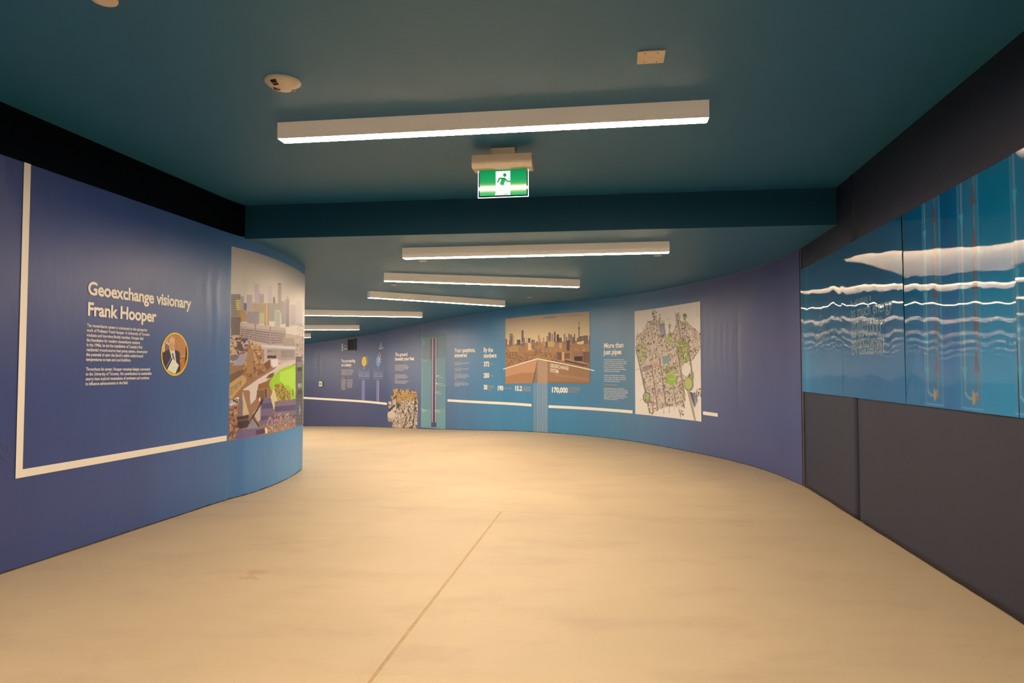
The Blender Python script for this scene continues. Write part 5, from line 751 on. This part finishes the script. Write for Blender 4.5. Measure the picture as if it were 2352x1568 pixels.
# ================================================================ EXIT SIGN
yw = math.radians(-8.6)
t = tag(empty('exit_sign', (-.052, 4.585, H1), yw), 'green running person exit sign hanging from the ceiling on a beige box', 'exit sign')
beige = mat('beige_plastic', (.60, .50, .38), .45, mottled=.05, mscale=12)
bm = bmesh.new(); box(bm, -.080, .080, -.060, .035, -.046, -.001, .003); bm_obj('ceiling_plate', bm, mat('beige_plate', (.68, .55, .40), .45), t)
bm = bmesh.new()
prof = [(-.105, -.056), (-.105, -.128), (-.088, -.142), (.02, -.142), (.02, -.056)]
A = [bm.verts.new((-.196, y, z)) for y, z in prof]; B = [bm.verts.new((.196, y, z)) for y, z in prof]
bm.faces.new(A[::-1]); bm.faces.new(B)
for i in range(5): j = (i + 1) % 5; bm.faces.new((A[i], A[j], B[j], B[i]))
bmesh.ops.bevel(bm, geom=bm.edges[:], offset=.002, segments=2, affect='EDGES')
bm_obj('housing', bm, beige, t)
for x in (-.06, .06):
    bm = bmesh.new(); lathe(bm, [(0, -.060), (.005, -.060), (.005, -.058), (.005, -.05)], 12); o = bm_obj('screw', bm, mat('dark_screw', (.15, .10, .06), .4, .6), t); o.location = (x, -.03, 0)
glass = bpy.data.materials.new('clear_acrylic'); glass.use_nodes = True
gb = glass.node_tree.nodes['Principled BSDF']; gb.inputs['Base Color'].default_value = (.94, .98, .97, 1); gb.inputs['Roughness'].default_value = .02; gb.inputs['Transmission Weight'].default_value = 1.0; gb.inputs['IOR'].default_value = 1.3
SX, SZ0, SZ1, SY = .166, -.322, -.136, -.036
bm = bmesh.new(); box(bm, -SX, SX, SY - .003, SY + .003, SZ0, SZ1); bm_obj('clear_panel', bm, glass, t)
edge_m = mat('lit_edge', (.8, .85, .9), .3, emit=(.80, .88, 1.0), emit_s=.75)
bm = bmesh.new()
for x0, x1, z0, z1 in ((-SX - .001, -SX + .0028, SZ0, SZ1), (SX - .0028, SX + .001, SZ0, SZ1), (-SX - .001, SX + .001, SZ0 - .001, SZ0 + .0028)): box(bm, x0, x1, SY - .0038, SY + .0038, z0, z1)
bm_obj('lit_edge', bm, edge_m, t)
GX, GZ0, GZ1 = .154, -.309, -.140
green_m = mat('sign_green', (.0, .16, .06), .09, emit=(.0, .27, .085), emit_s=.70, spec=.35)
sw = mat('sign_white', (.55, .6, .58), .09, emit=(.92, .95, .9), emit_s=.80, spec=.35)
def sgn(name, polys, y, m):
    bm = bmesh.new()
    for P in polys: bm.faces.new([bm.verts.new((x, y, z)) for x, z in P])
    me = bpy.data.meshes.new(name); bm.to_mesh(me); bm.free(); return link(name, me, m, t)
sgn('green_field', [[(-GX, GZ0), (GX, GZ0), (GX, GZ1), (-GX, GZ1)]], SY - .0042, green_m)
sgn('green_field', [[(GX, GZ0), (-GX, GZ0), (-GX, GZ1), (GX, GZ1)]], SY + .0042, green_m)
def px(x, y):      # design grid of the pictogram: 1040 wide, 560 high
    return (-GX + (x - 600) / 1040 * 2 * GX, GZ1 - (y - 645 - (1120 - x) * .045) / 530 * (GZ1 - GZ0))
P_ = lambda pts: [px(*p) for p in pts]
sgn('white_door', [P_([(955, 688), (1278, 670), (1280, 1172), (1240, 1160), (1180, 1170), (1150, 1165), (935, 1178), (960, 1125), (960, 1010), (915, 1060), (905, 1050), (930, 1018), (960, 1000)])], SY - .0048, sw)
runner = [P_(circ(1157, 760, 38, 24))]
def limb(pts, w0): return [P_(q) for q in stroke(pts, w0)] + [P_(circ(x, y, w0 / 2, 12)) for x, y in pts]
runner += limb([(1003, 900), (1040, 832), (1150, 828), (1222, 892), (1278, 890)], 34)
runner += [P_([(1080, 820), (1165, 812), (1186, 850), (1150, 925), (1140, 962), (1070, 965), (1050, 930), (1074, 870), (1085, 845)])]
runner += limb([(1082, 940), (1070, 1032), (950, 1042)], 40) + limb([(1110, 940), (1178, 1066)], 42)
runner += [P_([(1150, 1165), (1195, 1125), (1215, 1125), (1180, 1165)])]
sgn('running_figure', runner, SY - .0054, green_m)

# ================================================================ CEILING DEVICES
ivory = mat('ivory_plastic', (.74, .66, .54), .4)
t = tag(empty('smoke_detector', (-1.147, 3.478, H1)), 'round ivory ceiling dome with slotted openings left of the nearest light', 'smoke detector')
bm = bmesh.new(); lathe(bm, [(0, -.042), (.025, -.042), (.05, -.036), (.072, -.024), (.086, -.010), (.089, -.001), (.089, 0)], 48); bm_obj('dome', bm, ivory, t, True)
slot = mat('slot_dark', (.035, .022, .014), .35, .3); wire = mat('slot_metal', (.5, .42, .34), .3, .8)
for ang, r0, r1, hw in ((3.3, .012, .046, .42), (.62, .044, .078, .34), (2.45, .056, .082, .30), (4.35, .050, .078, .30)):
    bm = bmesh.new(); n = 5; rows = []
    def dz(r): return np.interp(r, [0, .025, .05, .072, .086, .089], [-.042, -.042, -.036, -.024, -.010, -.001]) - .0012
    for i in range(n):
        r = r0 + (r1 - r0) * i / (n - 1); h = hw * (.05 / max(r, .03)) ** .6
        rows.append([bm.verts.new((r * math.cos(ang + h * (j / 4 - .5) * 2), r * math.sin(ang + h * (j / 4 - .5) * 2), dz(r))) for j in range(5)])
    for i in range(n - 1):
        for j in range(4): bm.faces.new((rows[i][j], rows[i][j + 1], rows[i + 1][j + 1], rows[i + 1][j]))
    bm_obj('slot', bm, slot, t)
    bm = bmesh.new()
    for j in range(3):
        h = hw * .6; a_ = ang + h * (j - 1); r = (r0 + r1) / 2; c = (r * math.cos(a_), r * math.sin(a_), dz(r) - .002)
        box(bm, c[0] - .002, c[0] + .002, c[1] - .005, c[1] + .005, c[2] - .001, c[2] + .001)
    bm_obj('grille_wire', bm, wire, t)
t = tag(empty('junction_cover', (.640, 3.195, H1), math.radians(-8)), 'square beige cover plate on the ceiling above the right end of the nearest light', 'cover plate')
bm = bmesh.new(); box(bm, -.062, .062, -.066, .066, -.006, 0, .002); bm_obj('plate', bm, mat('tan_plate', (.74, .60, .42), .45), t)
for x in (-.028, .028):
    for y in (-.045, .045):
        bm = bmesh.new(); lathe(bm, [(0, -.0075), (.003, -.0075), (.0036, -.006), (.0036, -.005)], 12); o = bm_obj('screw', bm, MATS['dark_screw'], t); o.location = (x, y, 0)
for p in ((-.007, -.01), (.007, -.01), (0, .002)):
    bm = bmesh.new(); lathe(bm, [(0, -.0066), (.0022, -.0066), (.0024, -.006)], 10); o = bm_obj('logo_dot', bm, mat('tan_dark', (.5, .38, .25), .5), t); o.location = (p[0], p[1], 0)
t = tag(empty('round_cover', (-1.585, 2.690, H1)), 'round beige ceiling cover cut off by the top edge, upper left', 'cover plate')
bm = bmesh.new(); lathe(bm, [(0, -.012), (.040, -.012), (.046, -.009), (.048, -.001), (.048, 0)], 40); bm_obj('cover', bm, mat('tan_plate2', (.80, .62, .42), .45), t, True)
bm = bmesh.new(); lathe(bm, [(0, -.0135), (.030, -.0135), (.031, -.012), (.031, -.011)], 40); bm_obj('centre_disc', bm, ivory, t)
for x, y, lb in ((-.941, 7.388, 'left end of the first light beyond the bulkhead'), (1.464, 7.039, 'right end of the first light beyond the bulkhead'), (-1.583, 9.422, 'left end of the second light beyond the bulkhead'),
                 (.272, 11.103, 'open ceiling above the skyline photograph'), (-3.60, 12.30, 'half hidden long light, at the curved wall edge'), (-2.30, 13.65, 'right part of the half hidden long light')):
    t = tag(empty('sprinkler_cover', (x, y, H2 + zz(x, y))), 'small round ceiling cover plate by the ' + lb, 'sprinkler cover', 'round sprinkler covers on the lower ceiling')
    bm = bmesh.new(); lathe(bm, [(0, -.007), (.034, -.007), (.041, -.0055), (.042, -.004)], 32); bm_obj('cover', bm, ivory, t, True)
    bm = bmesh.new(); lathe(bm, [(0, -.0035), (.036, -.0035), (.036, 0)], 24); bm_obj('cup', bm, mat('cup_dark', (.1, .08, .06), .5), t)
# scuff marks on the left wall
t = group_at('scuff_mark', LW.at(9.93, .68), 'faint pale curling scuff on the left wall beside the white line', 'scuff')
sm = mat('scuff_ink', (.10, .11, .30), .3)
reparent(flatshape('scuff', LW, stroke([(9.955 + .028 * math.cos(a / 6), .665 + .03 * math.sin(a / 6)) for a in range(-4, 34)], .004) + stroke([(9.925, .66), (9.94, .625), (9.975, .605), (10.01, .60)], .003), .0015, sm), t)
